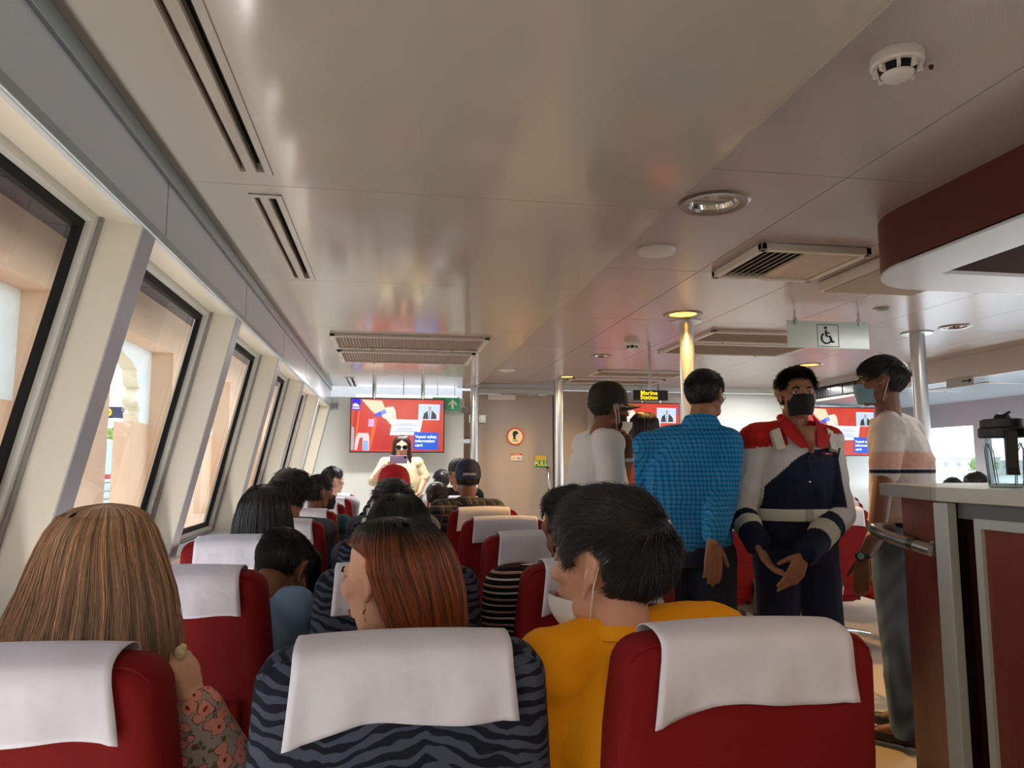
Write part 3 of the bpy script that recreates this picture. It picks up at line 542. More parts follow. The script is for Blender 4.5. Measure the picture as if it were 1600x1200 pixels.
# LED board
c = at(1012, 618, 5.6); t = thing('led_board', 'black dot-matrix board reading Marine Station in yellow beside the dark cap', 'display', c)
obj('case', MB().box(-.13, .16, -.03, .03, -.04, .04, 0, .004), mBlack, t); mLed = mat('led_yellow', (255, 220, 30), .5, emit=1.2); text_mesh('Marine', .046, mLed, t, M=T(-.0, -.0315, .017)@FRONT, bold=.0012, spacing=1.1); text_mesh('Station', .046, mLed, t, M=T(.0, -.0315, -.019)@FRONT, bold=.0012, spacing=1.1)
mb = MB().tube([(.02, 0, .04), (.02, 0, HR-c.z)], .012, 8); obj('bracket', mb, mSteel, t)
t = thing('direction_sign', 'small grey sign with an arrow under the cream beam at far right', 'sign', (5.1, 5.9, 2.03)); obj('plate', MB().box(-.01, .0, -.16, .16, -.045, .045), mat('sign_grey', (170, 168, 164), .5), t); mb = MB().box(-.012, -.01, -.12, -.03, -.006, .006); mb.prism([(-.15, 0), (-.11, .022), (-.11, -.022)], -.012, -.01, 'x'); obj('arrow', mb, mInk, t)
# ---------------------------------------------------------------- televisions
def scr(n, c, e=1.0):
    m = mat('screen_'+n, c, .4, emit=e); m.node_tree.nodes['Principled BSDF'].inputs['Base Color'].default_value = (.01, .01, .01, 1); return m
mTr = scr('red', (222, 62, 40))
q = NT(mTr); X = q.xyz(); q.l(q.mix(q.noise(5, q.co), srgb((200, 40, 26)), srgb((236, 84, 56))), q.b.inputs['Emission Color'])
def sp(pts): return [((a-677)/965*1.045, -(b-490)/555*.60) for a, b in pts]
tv = thing('television', 'television behind the woman filming, on the left white bulkhead, showing a safety film', 'television', tuple((at(549, 621, 8.45)+at(693, 708, 8.45))/2), group='bulkhead televisions')
obj('casing', MB().box(-.53, .53, 0, .05, -.307, .307, 0, .006), mBlack, tv); obj('screen', MB().box(-.518, .518, -.002, 0, -.295, .295), mTr, tv)
SH = [('seat_edge', [(235, 330), (282, 330), (255, 560), (245, 740), (205, 745), (205, 600)], (190, 34, 22)), ('seat_gap', [(282, 330), (440, 400), (455, 560), (380, 560), (250, 600)], (206, 48, 30)), ('seat_stripe', [(432, 400), (470, 430), (400, 745), (375, 745)], (240, 92, 40)), ('dark_fold', [(470, 430), (560, 480), (600, 560), (510, 745), (410, 745)], (196, 40, 30)), ('seat_light', [(270, 340), (285, 335), (255, 700), (232, 700)], (244, 96, 60)),
 ('arm', [(300, 222), (510, 232), (548, 320), (450, 380), (395, 330)], (252, 214, 180)), ('hand', [(500, 360), (555, 300), (625, 292), (650, 330), (662, 425), (640, 425), (618, 360), (640, 450), (605, 485), (560, 430), (520, 410)], (254, 222, 204)), ('wrist_band', [(435, 372), (540, 322), (562, 360), (455, 408)], (64, 84, 210)), ('wrist_band_light', [(500, 350), (545, 325), (560, 355), (512, 378)], (110, 150, 236)),
 ('headrest_card', [(378, 425), (435, 425), (430, 505), (372, 505)], (210, 170, 230)), ('armrest_left', [(205, 495), (232, 520), (232, 745), (200, 745)], (170, 170, 176)), ('armrest', [(272, 570), (375, 572), (388, 610), (385, 755), (320, 755), (318, 620), (290, 620), (262, 752), (238, 745), (250, 620)], (226, 206, 208)), ('armrest_side', [(325, 650), (372, 650), (378, 755), (322, 755)], (130, 180, 240)),
 ('safety_card', [(625, 425), (935, 430), (905, 590), (595, 592)], (226, 234, 250)), ('pocket_fold', [(520, 620), (550, 590), (640, 600), (620, 745), (500, 745)], (190, 32, 26)), ('logo_block', [(205, 215), (293, 220), (286, 335), (203, 332)], (26, 20, 220)), ('inset_frame', [(893, 262), (1115, 266), (1110, 432), (890, 428)], (226, 222, 236)), ('inset_picture', [(905, 272), (1108, 276), (1103, 426), (902, 424)], (190, 214, 236)),
 ('suit', [(950, 360), (985, 335), (1040, 335), (1075, 372), (1082, 420), (935, 420)], (52, 44, 54)), ('shirt', [(988, 338), (1028, 338), (1020, 420), (996, 420)], (210, 226, 244)), ('tie', [(1004, 345), (1014, 345), (1008, 420), (998, 420)], (80, 120, 190)), ('head', [(992, 300), (1000, 288), (1018, 288), (1027, 300), (1022, 326), (1008, 336), (996, 326)], (190, 150, 160)),
 ('caption_box', [(848, 558), (1105, 562), (1098, 745), (840, 740)], (16, 96, 226)), ('blue_corner', [(1120, 250), (1135, 252), (1128, 330), (1116, 330)], (110, 90, 210))]
for i, (n, p, c) in enumerate(SH): flat(sp(p), -.0022-.00035*i, scr(n, c, 1.2 if 'caption' not in n else 1.0), n, tv)
wS = scr('white', (250, 250, 255), 1.3); mb = MB()
for a, w in enumerate((130, 250, 0, 150, 160, 260)):
    if w: x, z = sp([(770-a*4, 474+a*16)])[0]; ww = w/965*1.045/2; mb.add([(x-ww, -.0135, z-.002), (x+ww, -.0135, z-.002), (x+ww, -.0135, z+.002), (x-ww, -.0135, z+.002)], [(0, 1, 2, 3)])
obj('card_text_line', mb, scr('ink', (120, 130, 160), .8), tv, fix=False)
for k, s in enumerate(('Vessel safety', 'information', 'card')):
    x, z = sp([(860, 608+44*k)])[0]; text_mesh(s, .047, wS, tv, M=T(x, -.0135, z)@FRONT, bold=.0012, align='LEFT', depth=.0003)
mb = MB()
for p in ([(208, 292), (222, 268), (245, 262), (268, 278), (282, 298)], [(210, 304), (282, 306), (278, 312), (212, 310)], [(208, 316), (282, 318), (280, 323), (208, 321)]):
    pp = sp(p); mb.add([(a, -.0135, b) for a, b in pp], [tuple(range(len(pp)))])
obj('boat_logo', mb, wS, tv, fix=False)
p2_ = 0
def mounts(par, top):
    for x, r in ((-.27, .022), (.28, .022), (.06, .006)): obj('mount', MB().tube([(x, .025, .3), (x, .025, top)], r, 12), mSteel, par, 40)
z1_ = tv.location.z
tvb = dup(tv, (2.92, 8.45, 1.72), 0, 'television seen between the man in the dark cap and the glowing pole'); tvc = dup(tv, (5.55, 8.45, 1.70), 0, 'television partly hidden between the man in overalls and the striped t-shirt')
mounts(tv, HL-z1_); mounts(tvb, HR-1.72); mounts(tvc, 2.02-1.70)
# ---------------------------------------------------------------- seats
def fabric(name, base, dark, zebra=False):
    m = mat(name, base, .85, spec=.25); q = NT(m); X = q.xyz(); oi = q.n('ShaderNodeObjectInfo')
    tw = q.m('MULTIPLY', q.m('SINE', q.m('MULTIPLY', q.m('ADD', X[0], X[2]), 2200)), q.m('SINE', q.m('MULTIPLY', q.m('SUBTRACT', X[0], X[2]), 2200)))
    nz = q.noise(3.5, q.co); col = q.mix(q.step(nz, .3, .7), srgb(base), srgb(dark))
    if zebra:
        wz = q.n('ShaderNodeVectorMath', operation='ADD'); q.l(q.co, wz.inputs[0]); nn = q.n('ShaderNodeTexNoise'); nn.inputs['Scale'].default_value = 9; q.l(q.co, nn.inputs[0])
        sc = q.n('ShaderNodeVectorMath', operation='SCALE'); q.l(nn.outputs[1], sc.inputs[0]); sc.inputs['Scale'].default_value = .085; q.l(sc.outputs[0], wz.inputs[1])
        s2 = q.n('ShaderNodeSeparateXYZ'); q.l(wz.outputs[0], s2.inputs[0]); x, z = s2.outputs[0], s2.outputs[2]
        fold = q.m('ABSOLUTE', q.m('SUBTRACT', q.m('FRACT', q.m('MULTIPLY', q.m('ADD', x, .07), 3.6)), .5))       # chevrons
        ph = q.m('ADD', q.m('MULTIPLY', z, 273), q.m('MULTIPLY', fold, 26))
        st = q.m('SINE', ph); th = q.m('MULTIPLY', q.m('SUBTRACT', q.noise(15, wz.outputs[0], 2), .5), 5.0)
        k = q.step(q.m('ADD', st, th), .05, .17); col = q.mix(k, col, srgb((22, 26, 42)))
    dk = q.m('ADD', .93, q.m('MULTIPLY', tw, .07)); v = q.n('ShaderNodeVectorMath', operation='SCALE'); q.l(col, v.inputs[0]); q.l(dk, v.inputs['Scale']); q.l(v.outputs[0], q.b.inputs['Base Color'])
    q.b.inputs['Sheen Weight'].default_value = .25 if not zebra else .15; q.b.inputs['Sheen Tint'].default_value = srgb(base)
    q.bump(q.m('ADD', q.m('MULTIPLY', tw, .05), q.noise(9, q.co)), .004); return m
mRed = fabric('seat_red', (138, 22, 24), (122, 16, 18)); mZeb = fabric('seat_zebra', (80, 88, 106), (68, 76, 94), True)
mCloth = mat('white_cover', (224, 223, 236), .85, bump=.011, bscale=8, spec=.2)
mFrame = mat('seat_frame', (60, 62, 66), .4, metal=.6)
RC = 9.0*math.pi/180; ZT = 1.0
def lean(x, d, z): return (x, d+(ZT-z)*math.tan(RC), z)    # back shell leans towards the rear
def seat_back(wd=.25, z0=.42, z1=ZT):
    def outline(ins):
        p = []; w0, w1 = wd-ins, wd-.024-ins; r = .052
        pts = [(-w0, z0+ins), (w0, z0+ins)]
        n = 7
        for k in range(7): t = k/6; pts.append((w0+(w1-w0)*(t*t), z0+ins+(z1-ins-r-.014-z0-ins)*(.08+.92*t)))
        zt = z1-ins
        for k in range(1, n+1): a = math.pi/2*k/n; pts.append((w1-r+r*math.cos(a), zt-.014-r+r*math.sin(a)))
        for k in range(1, 8): t = k/8; x = (w1-r)*(1-2*t); pts.append((x, zt-.014+.014*(1-(x/(w1-r))**2)))
        m = [(-x, z) for x, z in reversed(pts[2:9+n])]; pts += m
        return pts
    rings = [(.05, -.006), (.022, -.003), (.007, .008), (0, .028), (0, .085), (.008, .105), (.03, .118), (.06, .124)]
    mb = MB(); k0 = 0; N = len(outline(0))
    for ins, d in rings: mb.v += [lean(x, d, z) for x, z in outline(ins)]
    for i in range(len(rings)-1):
        for j in range(N): mb.f.append((i*N+j, i*N+(j+1) % N, (i+1)*N+(j+1) % N, (i+1)*N+j)); mb.m.append(0)
    for base, d, flip in ((0, -.010, 1), ((len(rings)-1)*N, .130, 0)):
        mb.v.append(lean(0, d, (z0+z1)/2)); c = len(mb.v)-1
        for j in range(N): mb.f.append((base+j, base+(j+1) % N, c)); mb.m.append(0)
    return mb, outline
def cover(seed, w=.332, hb=.088, hf=.15, dx=0, nx=28, skew=0.0):
    rr = random.Random(seed); a1, a2, a3 = (rr.uniform(0, 6) for _ in range(3)); mb = MB(); path = []
    for k in range(12): path.append((-.0085-.001*(k/11), ZT-.032-hb*(1-k/11)))
    for k in range(1, 14): a = math.pi*k/14; path.append((.058-.0665*math.cos(a), ZT-.032+.0390*math.sin(a)**.6))
    for k in range(9): path.append((.1245, ZT-.032-hf*k/8))
    n = len(path)
    for i in range(nx+1):
        t = i/nx; x = dx+(t-.5)*w
        for j, (d, z) in enumerate(path):
            fall = max(0, 1-j/12); zz = z; dd = d
            if j < 12:
                zz = z-(skew*max(0, .3-t)*2.2+.004*math.sin(9*t+a1))*fall
                dd = d-fall*(.0035+.0035*math.sin(11*t+a2+3*fall)+.002*math.sin(23*t+a3))-(.006*fall if t < .06 or t > .95 else 0)
            xx = x+(.012*fall*(1 if skew else .6))*(-1 if t < .5 else 1)*abs(t-.5)*2
            zt = -.014*(abs(x)/.2)**2*.6
            mb.v.append(lean(xx, dd-.0, zz+zt))
    for i in range(nx):
        for j in range(n-1): mb.f.append((i*n+j, (i+1)*n+j, (i+1)*n+j+1, i*n+j+1)); mb.m.append(0)
    m = len(mb.v); 
    for v in list(mb.v): mb.v.append((v[0], v[1]+(.0016 if v[1] > .04 else .0), v[2]))
    return mb
def hemmed(seed, **k):
    mb = cover(seed, **k); nv = len(mb.v)//2; mb.v = mb.v[:nv]; me = mesh_of('headrest_cover', mb, mCloth, True, fix=False)
    o = bpy.data.objects.new('tmp', me); C.objects.link(o); md = o.modifiers.new('s', 'SOLIDIFY'); md.thickness = .0022; md.offset = 0
    dg = bpy.context.evaluated_depsgraph_get(); r = bpy.data.meshes.new_from_object(o.evaluated_get(dg)); bpy.data.objects.remove(o); r.name = 'headrest_cover'; return r
CV = [hemmed(3, skew=.03), hemmed(5, skew=.032, w=.33), hemmed(8, w=.335, skew=.03), hemmed(11, w=.33), hemmed(14, w=.34, skew=-.0)]
sb, outl = seat_back()
backR = mesh_of('backrest', sb, mRed, 50); backZ = backR.copy(); backZ.materials.clear(); backZ.materials.append(mZeb)
mb = MB(); o1 = [q_ for q_ in outl(.006) if q_[1] > ZT-.06]
mb.tube([lean(x, .008, z) for x, z in o1], [.0004, .0012, .002]+[.0028]*(len(o1)-6)+[.002, .0012, .0004], 6)
seamR = mesh_of('piping', mb, mRed, True); seamZ = seamR.copy(); seamZ.materials.clear(); seamZ.materials.append(mZeb)
cushm = MB().box(-.235, .235, .18, .64, .36, .46, 0, .035); armm = MB().box(-.026, .026, .14, .5, .60, .64, 0, .018); armm.tube([(0, .2, .61), (0, .22, .36)], .016, 8)
pock = MB().box(-.17, .17, -.024, -.004, .50, .66, 0, .006)
def mk(zeb):
    t = thing('passenger_seat', 'x', 'seat', (0, 0, 0)); f = mZeb if zeb else mRed
    obj('backrest', backZ if zeb else backR, None, t); obj('piping', seamZ if zeb else seamR, None, t); obj('headrest_cover', CV[3], None, t)
    obj('seat_cushion', mesh_of('seat_cushion', cushm, f, 50), None, t)
    mb = MB(); mb.prism([(.05, .55), (.10, .38), (.30, .38), (.30, .0), (.24, .0), (.24, .33), (.08, .33), (.03, .5)], -.02, .02, 'x'); obj('leg_frame', mb, mFrame, t)
    me = mesh_of('pocket', MB().box(-.17, .17, -.0, .02, .0, .15, 0, .006), f, 50); o = obj('pocket', me, None, t); o.location = lean(0, -.018, .50); o.rotation_euler = (RC, 0, 0)
    am = mesh_of('armrest', armm, mBlack, 40)
    o = obj('armrest', am, None, t); o.location = (.283, .06, 0)
    return t
sR, sZ = mk(0), mk(1); sR.location = (-9, 0, 0)
SEATS = {}
ROWY = [1.17+.9*k for k in range(8)]
ordn = ['front', 'second', 'third', 'fourth', 'fifth', 'sixth', 'seventh', 'eighth']
def setcover(t, i): 
    for c in t.children:
        if c.name.startswith('headrest_cover'): c.data = CV[i]
first = {0: sR, 1: sZ}
for k, y in enumerate(ROWY):
    for cix, (x, z) in enumerate(((-.552, 0), (.027, 1), (.603, 0))):
        if False: continue
        side = ['window-side column', 'middle column', 'aisle-side column'][cix]
        lab = '%s seat with white headrest cover, %s row counted from the camera, %s' % ('blue-grey tiger-striped' if z else 'red', ['nearest', 'second', 'third', 'fourth', 'fifth', 'sixth', 'seventh', 'eighth'][k], side)
        if first[z] is not None: t = first[z]; first[z] = None; t.location = (x, y, 0); t['label'] = lab; t['group'] = 'passenger seats'
        else: t = dup(sZ if z else sR, (x, y, 0), 0, lab, 'passenger seats')
        setcover(t, [1, 0, 2][cix] if k == 0 else 2+(k+cix) % 3)
for k in range(4):
    for j in range(4):
        if k == 0 and j == 3: continue
        x = 2.32+.58*j; y = 4.45+.9*k
        dup(sR, (x, y, 0), 0, 'red seat with white headrest cover in the right-hand block, %s row, %s from the aisle' % (ordn[k], ['first', 'second', 'third', 'fourth'][j]), 'passenger seats of the right block')
# safety cards tucked in the pockets
def card(loc, lab, rz=.0):
    t = thing('safety_card', lab, 'card', loc, 0, 'safety cards in seat pockets'); t.rotation_euler = (RC, rz, 0)
    obj('sheet', MB().box(-.07, .07, -.001, .001, -.08, .06), mWhitePl, t); obj('blue_print', MB().box(-.062, .062, -.0018, -.001, -.075, .05), mat('card_blue', (40, 70, 130), .4), t)
card((-.41, 2.07+.055, .71), 'blue and white safety card in the pocket of the red seat beside the floral blouse', .05); card((2.14, 4.45+.055, .67), 'blue safety card in the pocket of the red seat left of the man in overalls', -.25)
# ---------------------------------------------------------------- figures : closed solids fused into one skin by voxel remeshing
def ringgrid(rings, closed_ends=True):
    n = len(rings[0]); v = np.concatenate(rings); f = []
    for i in range(len(rings)-1):
        for j in range(n): f.append((i*n+j, i*n+(j+1) % n, (i+1)*n+(j+1) % n, (i+1)*n+j))
    k = len(rings)-1; f.append(tuple(reversed(range(n)))); f.append(tuple(k*n+j for j in range(n))); return v, f
def ell(c, r, M=None, n=16):
    rings = []
    for i in range(n//2+1):
        a = -math.pi/2+math.pi*(i+.001 if i == 0 else i-.001 if i == n//2 else i)/(n//2); t = np.arange(n)*2*math.pi/n
        p = np.stack([r[0]*math.cos(a)*np.cos(t), r[1]*math.cos(a)*np.sin(t), np.full(n, r[2]*math.sin(a))], 1)
        if M is not None: p = p@np.array(M).T
        rings.append(p+np.array(c))
    return ringgrid(rings)
def frame_of(d):
    d = np.array(d)/np.linalg.norm(d); u = np.array((0, 0, 1.)) if abs(d[2]) < .9 else np.array((0, 1., 0)); a = np.cross(d, u); a /= np.linalg.norm(a); return d, a, np.cross(a, d)
def capsule(p0, r0, p1, r1, n=14, flat=1.0, fa=None):
    p0, p1 = np.array(p0, float), np.array(p1, float); d, a, b = frame_of(p1-p0) if fa is None else (None,)*3
    if fa is not None: d = (p1-p0)/np.linalg.norm(p1-p0); b = np.array(fa, float); b -= d*(b@d); b /= np.linalg.norm(b); a = np.cross(d, b)
    t = np.arange(n)*2*math.pi/n; circ = np.cos(t)[:, None]*a+np.sin(t)[:, None]*b*flat; rings = []
    for k in (.02, .5, .87): s = math.sin(k*math.pi/2); rings.append(p0-d*r0*math.sqrt(1-s*s)+circ*r0*s)
    rings += [p0+circ*r0, p1+circ*r1]
    for k in (.87, .5, .02): s = math.sin(k*math.pi/2); rings.append(p1+d*r1*math.sqrt(1-s*s)+circ*r1*s)
    return ringgrid(rings)
def loft(secs, n=24):    # secs: (centre, lateral axis vector, forward axis vector); superellipse
    t = np.arange(n)*2*math.pi/n; c, s = np.cos(t), np.sin(t); e = .86
    cc, ss = np.sign(c)*abs(c)**e, np.sign(s)*abs(s)**e
    return ringgrid([np.array(o)+cc[:, None]*np.array(a)+ss[:, None]*np.array(b) for o, a, b in secs])
def xf(prims, M):
    M = np.array(M); return [(v@M[:3, :3].T+M[:3, 3], f) for v, f in prims]
def fuse(name, prims, vox, sm, mats, parent=None, disp=0, dscale=.12, colf=None, label=None, seed=0):
    vs = []; fs = []; k = 0
    for v, f in prims: vs.append(v); fs += [tuple(i+k for i in q_) for q_ in f]; k += len(v)
    me = bpy.data.meshes.new(name); me.from_pydata(np.concatenate(vs).tolist(), [], fs); o = bpy.data.objects.new('tmp', me); C.objects.link(o)
    m = o.modifiers.new('r', 'REMESH'); m.mode = 'VOXEL'; m.voxel_size = vox; m.use_smooth_shade = True
    if disp:
        tx = bpy.data.textures.new('c', 'CLOUDS'); tx.noise_scale = dscale; tx.noise_depth = 2
        m = o.modifiers.new('d', 'DISPLACE'); m.texture = tx; m.strength = disp; m.mid_level = .5
    m = o.modifiers.new('s', 'SMOOTH'); m.factor = .5; m.iterations = sm
    dg = bpy.context.evaluated_depsgraph_get(); r = bpy.data.meshes.new_from_object(o.evaluated_get(dg)); bpy.data.objects.remove(o); bpy.data.meshes.remove(me)
    r.name = name; r.materials.clear()
    for m in (mats if isinstance(mats, list) else [mats]): r.materials.append(m)
    if colf:
        co = np.empty(len(r.vertices)*3, np.float32); r.vertices.foreach_get('co', co); col = np.ones((len(r.vertices), 4), np.float32); col[:, :3] = colf(co.reshape(-1, 3))
        at_ = r.color_attributes.new('Col', 'FLOAT_COLOR', 'POINT'); at_.data.foreach_set('color', col.ravel())
    o = bpy.data.objects.new(name, r); C.objects.link(o)
    if parent: o.parent = parent
    if label: o['label'] = label
    return o
def lin(c): return np.array(srgb(c)[:3])
def attr_mat(name, rough=.8, bump=.004, bscale=12, mul=1.0, stretch=None):
    m = mat(name, (200, 200, 200), rough, bump=bump, bscale=bscale, spec=.25, stretch=stretch); q = NT(m); a = q.n('ShaderNodeAttribute', attribute_name='Col'); q.l(a.outputs['Color'], q.b.inputs['Base Color']); return m
mPaint = attr_mat('dyed_cloth')
SK = {'light': (222, 176, 150), 'fair': (214, 160, 130), 'tan': (168, 116, 86), 'brown': (132, 86, 62), 'dark': (86, 54, 40)}
def skin(k): return mat('skin_'+k, SK[k], .5, bump=.0006, bscale=120, var=.05, vscale=30, sss=.15 if k in ('light', 'fair') else .08)
mEyeW = mat('eye_white', (226, 220, 214), .2); mIris = mat('iris_dark', (24, 14, 10), .1); mLip = mat('lips', (150, 74, 70), .5); mBrow = mat('brow_hair', (20, 14, 12), .9)
mMaskW = mat('mask_white', (232, 230, 226), .85, bump=.002, bscale=60); mMaskB = mat('mask_black', (20, 20, 24), .8, bump=.002, bscale=60); mMaskL = mat('mask_blue', (128, 178, 196), .85)
mGold = mat('gold', (214, 170, 90), .25, metal=1)
def hairmat(name, c1, c2=None, z0=0, z1=1, rough=.38):
    m = mat(name, c1, rough, spec=.75); q = NT(m); a = q.n('ShaderNodeAttribute', attribute_name='Col'); base = srgb(c1)
    if c2:
        X = q.xyz(); t = q.m('ADD', X[2], q.m('MULTIPLY', q.m('SUBTRACT', q.noise(30, q.co), .5), .05)); base = q.mix(q.step(t, z0, z1), srgb(c2), srgb(c1))
    mx = q.n('ShaderNodeMix', data_type='RGBA', blend_type='MULTIPLY'); mx.inputs[0].default_value = 1
    if isinstance(base, tuple): mx.inputs[6].default_value = base
    else: q.l(base, mx.inputs[6])
    q.l(a.outputs['Color'], mx.inputs[7]); q.l(mx.outputs[2], q.b.inputs['Base Color']); return m
mHB = hairmat('hair_black', (16, 15, 17), rough=.32); mHBr = hairmat('hair_brown_black', (34, 22, 18)); mHRed = hairmat('hair_dark_red', (48, 20, 20)); mHG = hairmat('hair_greying', (44, 40, 40))
def ear(s): return [capsule((s*.071, .000, -.028), .010, (s*.078, -.010, .012), .013, 10, .5, (1, 0, 0)), capsule((s*.079, -.014, -.020), .006, (s*.083, -.022, .012), .0075, 8), capsule((s*.083, -.022, .012), .0075, (s*.079, -.004, .027), .006, 8), capsule((s*.074, .0, -.030), .0075, (s*.073, .002, -.036), .006, 8)]
def head_prims(fem=0, jaw=1.0):
    P = [ell((0, -.014, .030), (.075, .094, .083), n=24), ell((0, .026, -.022), (.061, .064, .088), n=24), ell((0, .030, -.080), (.044*jaw, .048, .032)), ell((0, .064, -.100), (.018*jaw, .017, .015))]
    P += [capsule((-.030, .077, .014), .012, (.030, .077, .014), .012), capsule((0, .084, .006), .0075, (0, .103, -.030), .0095), ell((.010, .094, -.034), (.0085, .011, .008)), ell((-.010, .094, -.034), (.0085, .011, .008)), ell((0, .106, -.033), (.008, .008, .008))]
    for s in (-1, 1): P += [ell((s*.042, .056, -.018), (.022, .026, .022)), ell((s*.050, .01, -.07), (.016, .03, .026))]+ear(s)
    P += [capsule((-.016, .083, -.061), .0065, (.016, .083, -.061), .0065), capsule((-.014, .083, -.0715), .007, (.014, .083, -.0715), .007), ell((0, .076, -.066), (.022, .014, .014))]
    return P
def HM(c, yaw=0, pitch=0, roll=0, s=1.0):   # head placement: yaw left +, pitch down +
    return Matrix.Translation(c)@Matrix.Rotation(R_(yaw), 4, 'Z')@Matrix.Rotation(R_(-pitch), 4, 'X')@Matrix.Rotation(R_(roll), 4, 'Y')@Matrix.Scale(s, 4)
def part(name, mb, m, parent, M=None, smooth=True, label=None):
    me = mesh_of(name, mb, m, smooth)
    if M is not None: me.transform(M)
    return obj(name, me, None, parent, label=label)
def prim_part(name, prims, m, parent, M=None, label=None):
    mb = MB()
    for v, f in prims: mb.add(v.tolist(), f)
    return part(name, mb, m, parent, M, 40, label)
def face(t, M, lids='skin', brow=mBrow, sk='tan', lips=True):
    for s in (-1, 1):
        prim_part('eye', [ell((s*.030, .0735, -.002), (.0125, .0122, .0085))], mEyeW, t, M); prim_part('iris', [ell((s*.030, .0835, -.002), (.0055, .0035, .0055), n=12)], mIris, t, M)
        mb = MB().tube([(s*.014, .0885, .013), (s*.028, .0905, .019), (s*.046, .080, .015)], [.0035, .0042, .0018], 6); part('eyebrow', mb, brow, t, M)
        mb = MB().tube([(s*.017, .0825, .003), (s*.030, .0850, .0070), (s*.044, .077, .002)], .0034, 6); part('eyelid', mb, skin(sk), t, M)
    if lips: prim_part('lips', [capsule((-.019, .087, -.0625), .004, (.019, .087, -.0625), .004), capsule((-.015, .0885, -.071), .0052, (.015, .0885, -.071), .0052)], mLip, t, M)
FOREH = [(-.12, -.095), (-.06, -.085), (-.035, -.045), (-.018, .0), (.0, .022), (.03, .018), (.05, .03), (.062, .058), (.12, .066)]
def hl(y, tab=FOREH): return np.interp(y, [a for a, b in tab], [b for a, b in tab])
SC, SR = np.array((0, -.016, .032)), np.array((.079, .099, .087))
def add_strands(mb, col, pts, r0, r1, shade, sd=3):
    """pts: (n, k, 3) paths -> slim prisms"""
    n, k, _ = pts.shape; d = np.gradient(pts, axis=1); d /= np.linalg.norm(d, axis=2, keepdims=True)+1e-9
    ref = np.array((.31, .77, .55)); a = np.cross(d, ref); a /= np.linalg.norm(a, axis=2, keepdims=True)+1e-9; b = np.cross(d, a)
    rad = np.linspace(r0, r1, k)[None, :, None]; V = np.stack([pts+(a*math.cos(2*math.pi*j/sd)+b*math.sin(2*math.pi*j/sd))*rad for j in range(sd)], 2).reshape(-1, 3)
    i = np.arange(n)[:, None, None]*k*sd; kk = np.arange(k-1)[None, :, None]*sd; j = np.arange(sd)[None, None, :]; jn = (j+1) % sd
    F = np.stack([i+kk+j, i+kk+jn, i+kk+sd+jn, i+kk+sd+j], -1).reshape(-1, 4)
    mb.append((V, F)); col.append(np.repeat(shade, k*sd))
def hair_obj(name, chunks, cols, m, parent, M, label=None):
    k = 0; Vs = []; Fs = []
    for V, F in chunks: Vs.append(V); Fs.append(F+k); k += len(V)
    V = np.concatenate(Vs); F = np.concatenate(Fs); me = bpy.data.meshes.new(name); me.vertices.add(len(V)); me.vertices.foreach_set('co', V.astype(np.float32).ravel())
    me.loops.add(len(F)*4); me.polygons.add(len(F)); me.loops.foreach_set('vertex_index', F.astype(np.int32).ravel()); me.polygons.foreach_set('loop_start', np.arange(len(F), dtype=np.int32)*4)
    me.update(calc_edges=True); me.polygons.foreach_set('use_smooth', [True]*len(F)); me.materials.append(m)
    c = np.ones((len(V), 4), np.float32); c[:, :3] = np.concatenate(cols)[:, None]; a = me.color_attributes.new('Col', 'FLOAT_COLOR', 'POINT'); a.data.foreach_set('color', c.ravel())
    me.transform(M); o = bpy.data.objects.new(name, me); C.objects.link(o); o.parent = parent
    if label: o['label'] = label
    return o
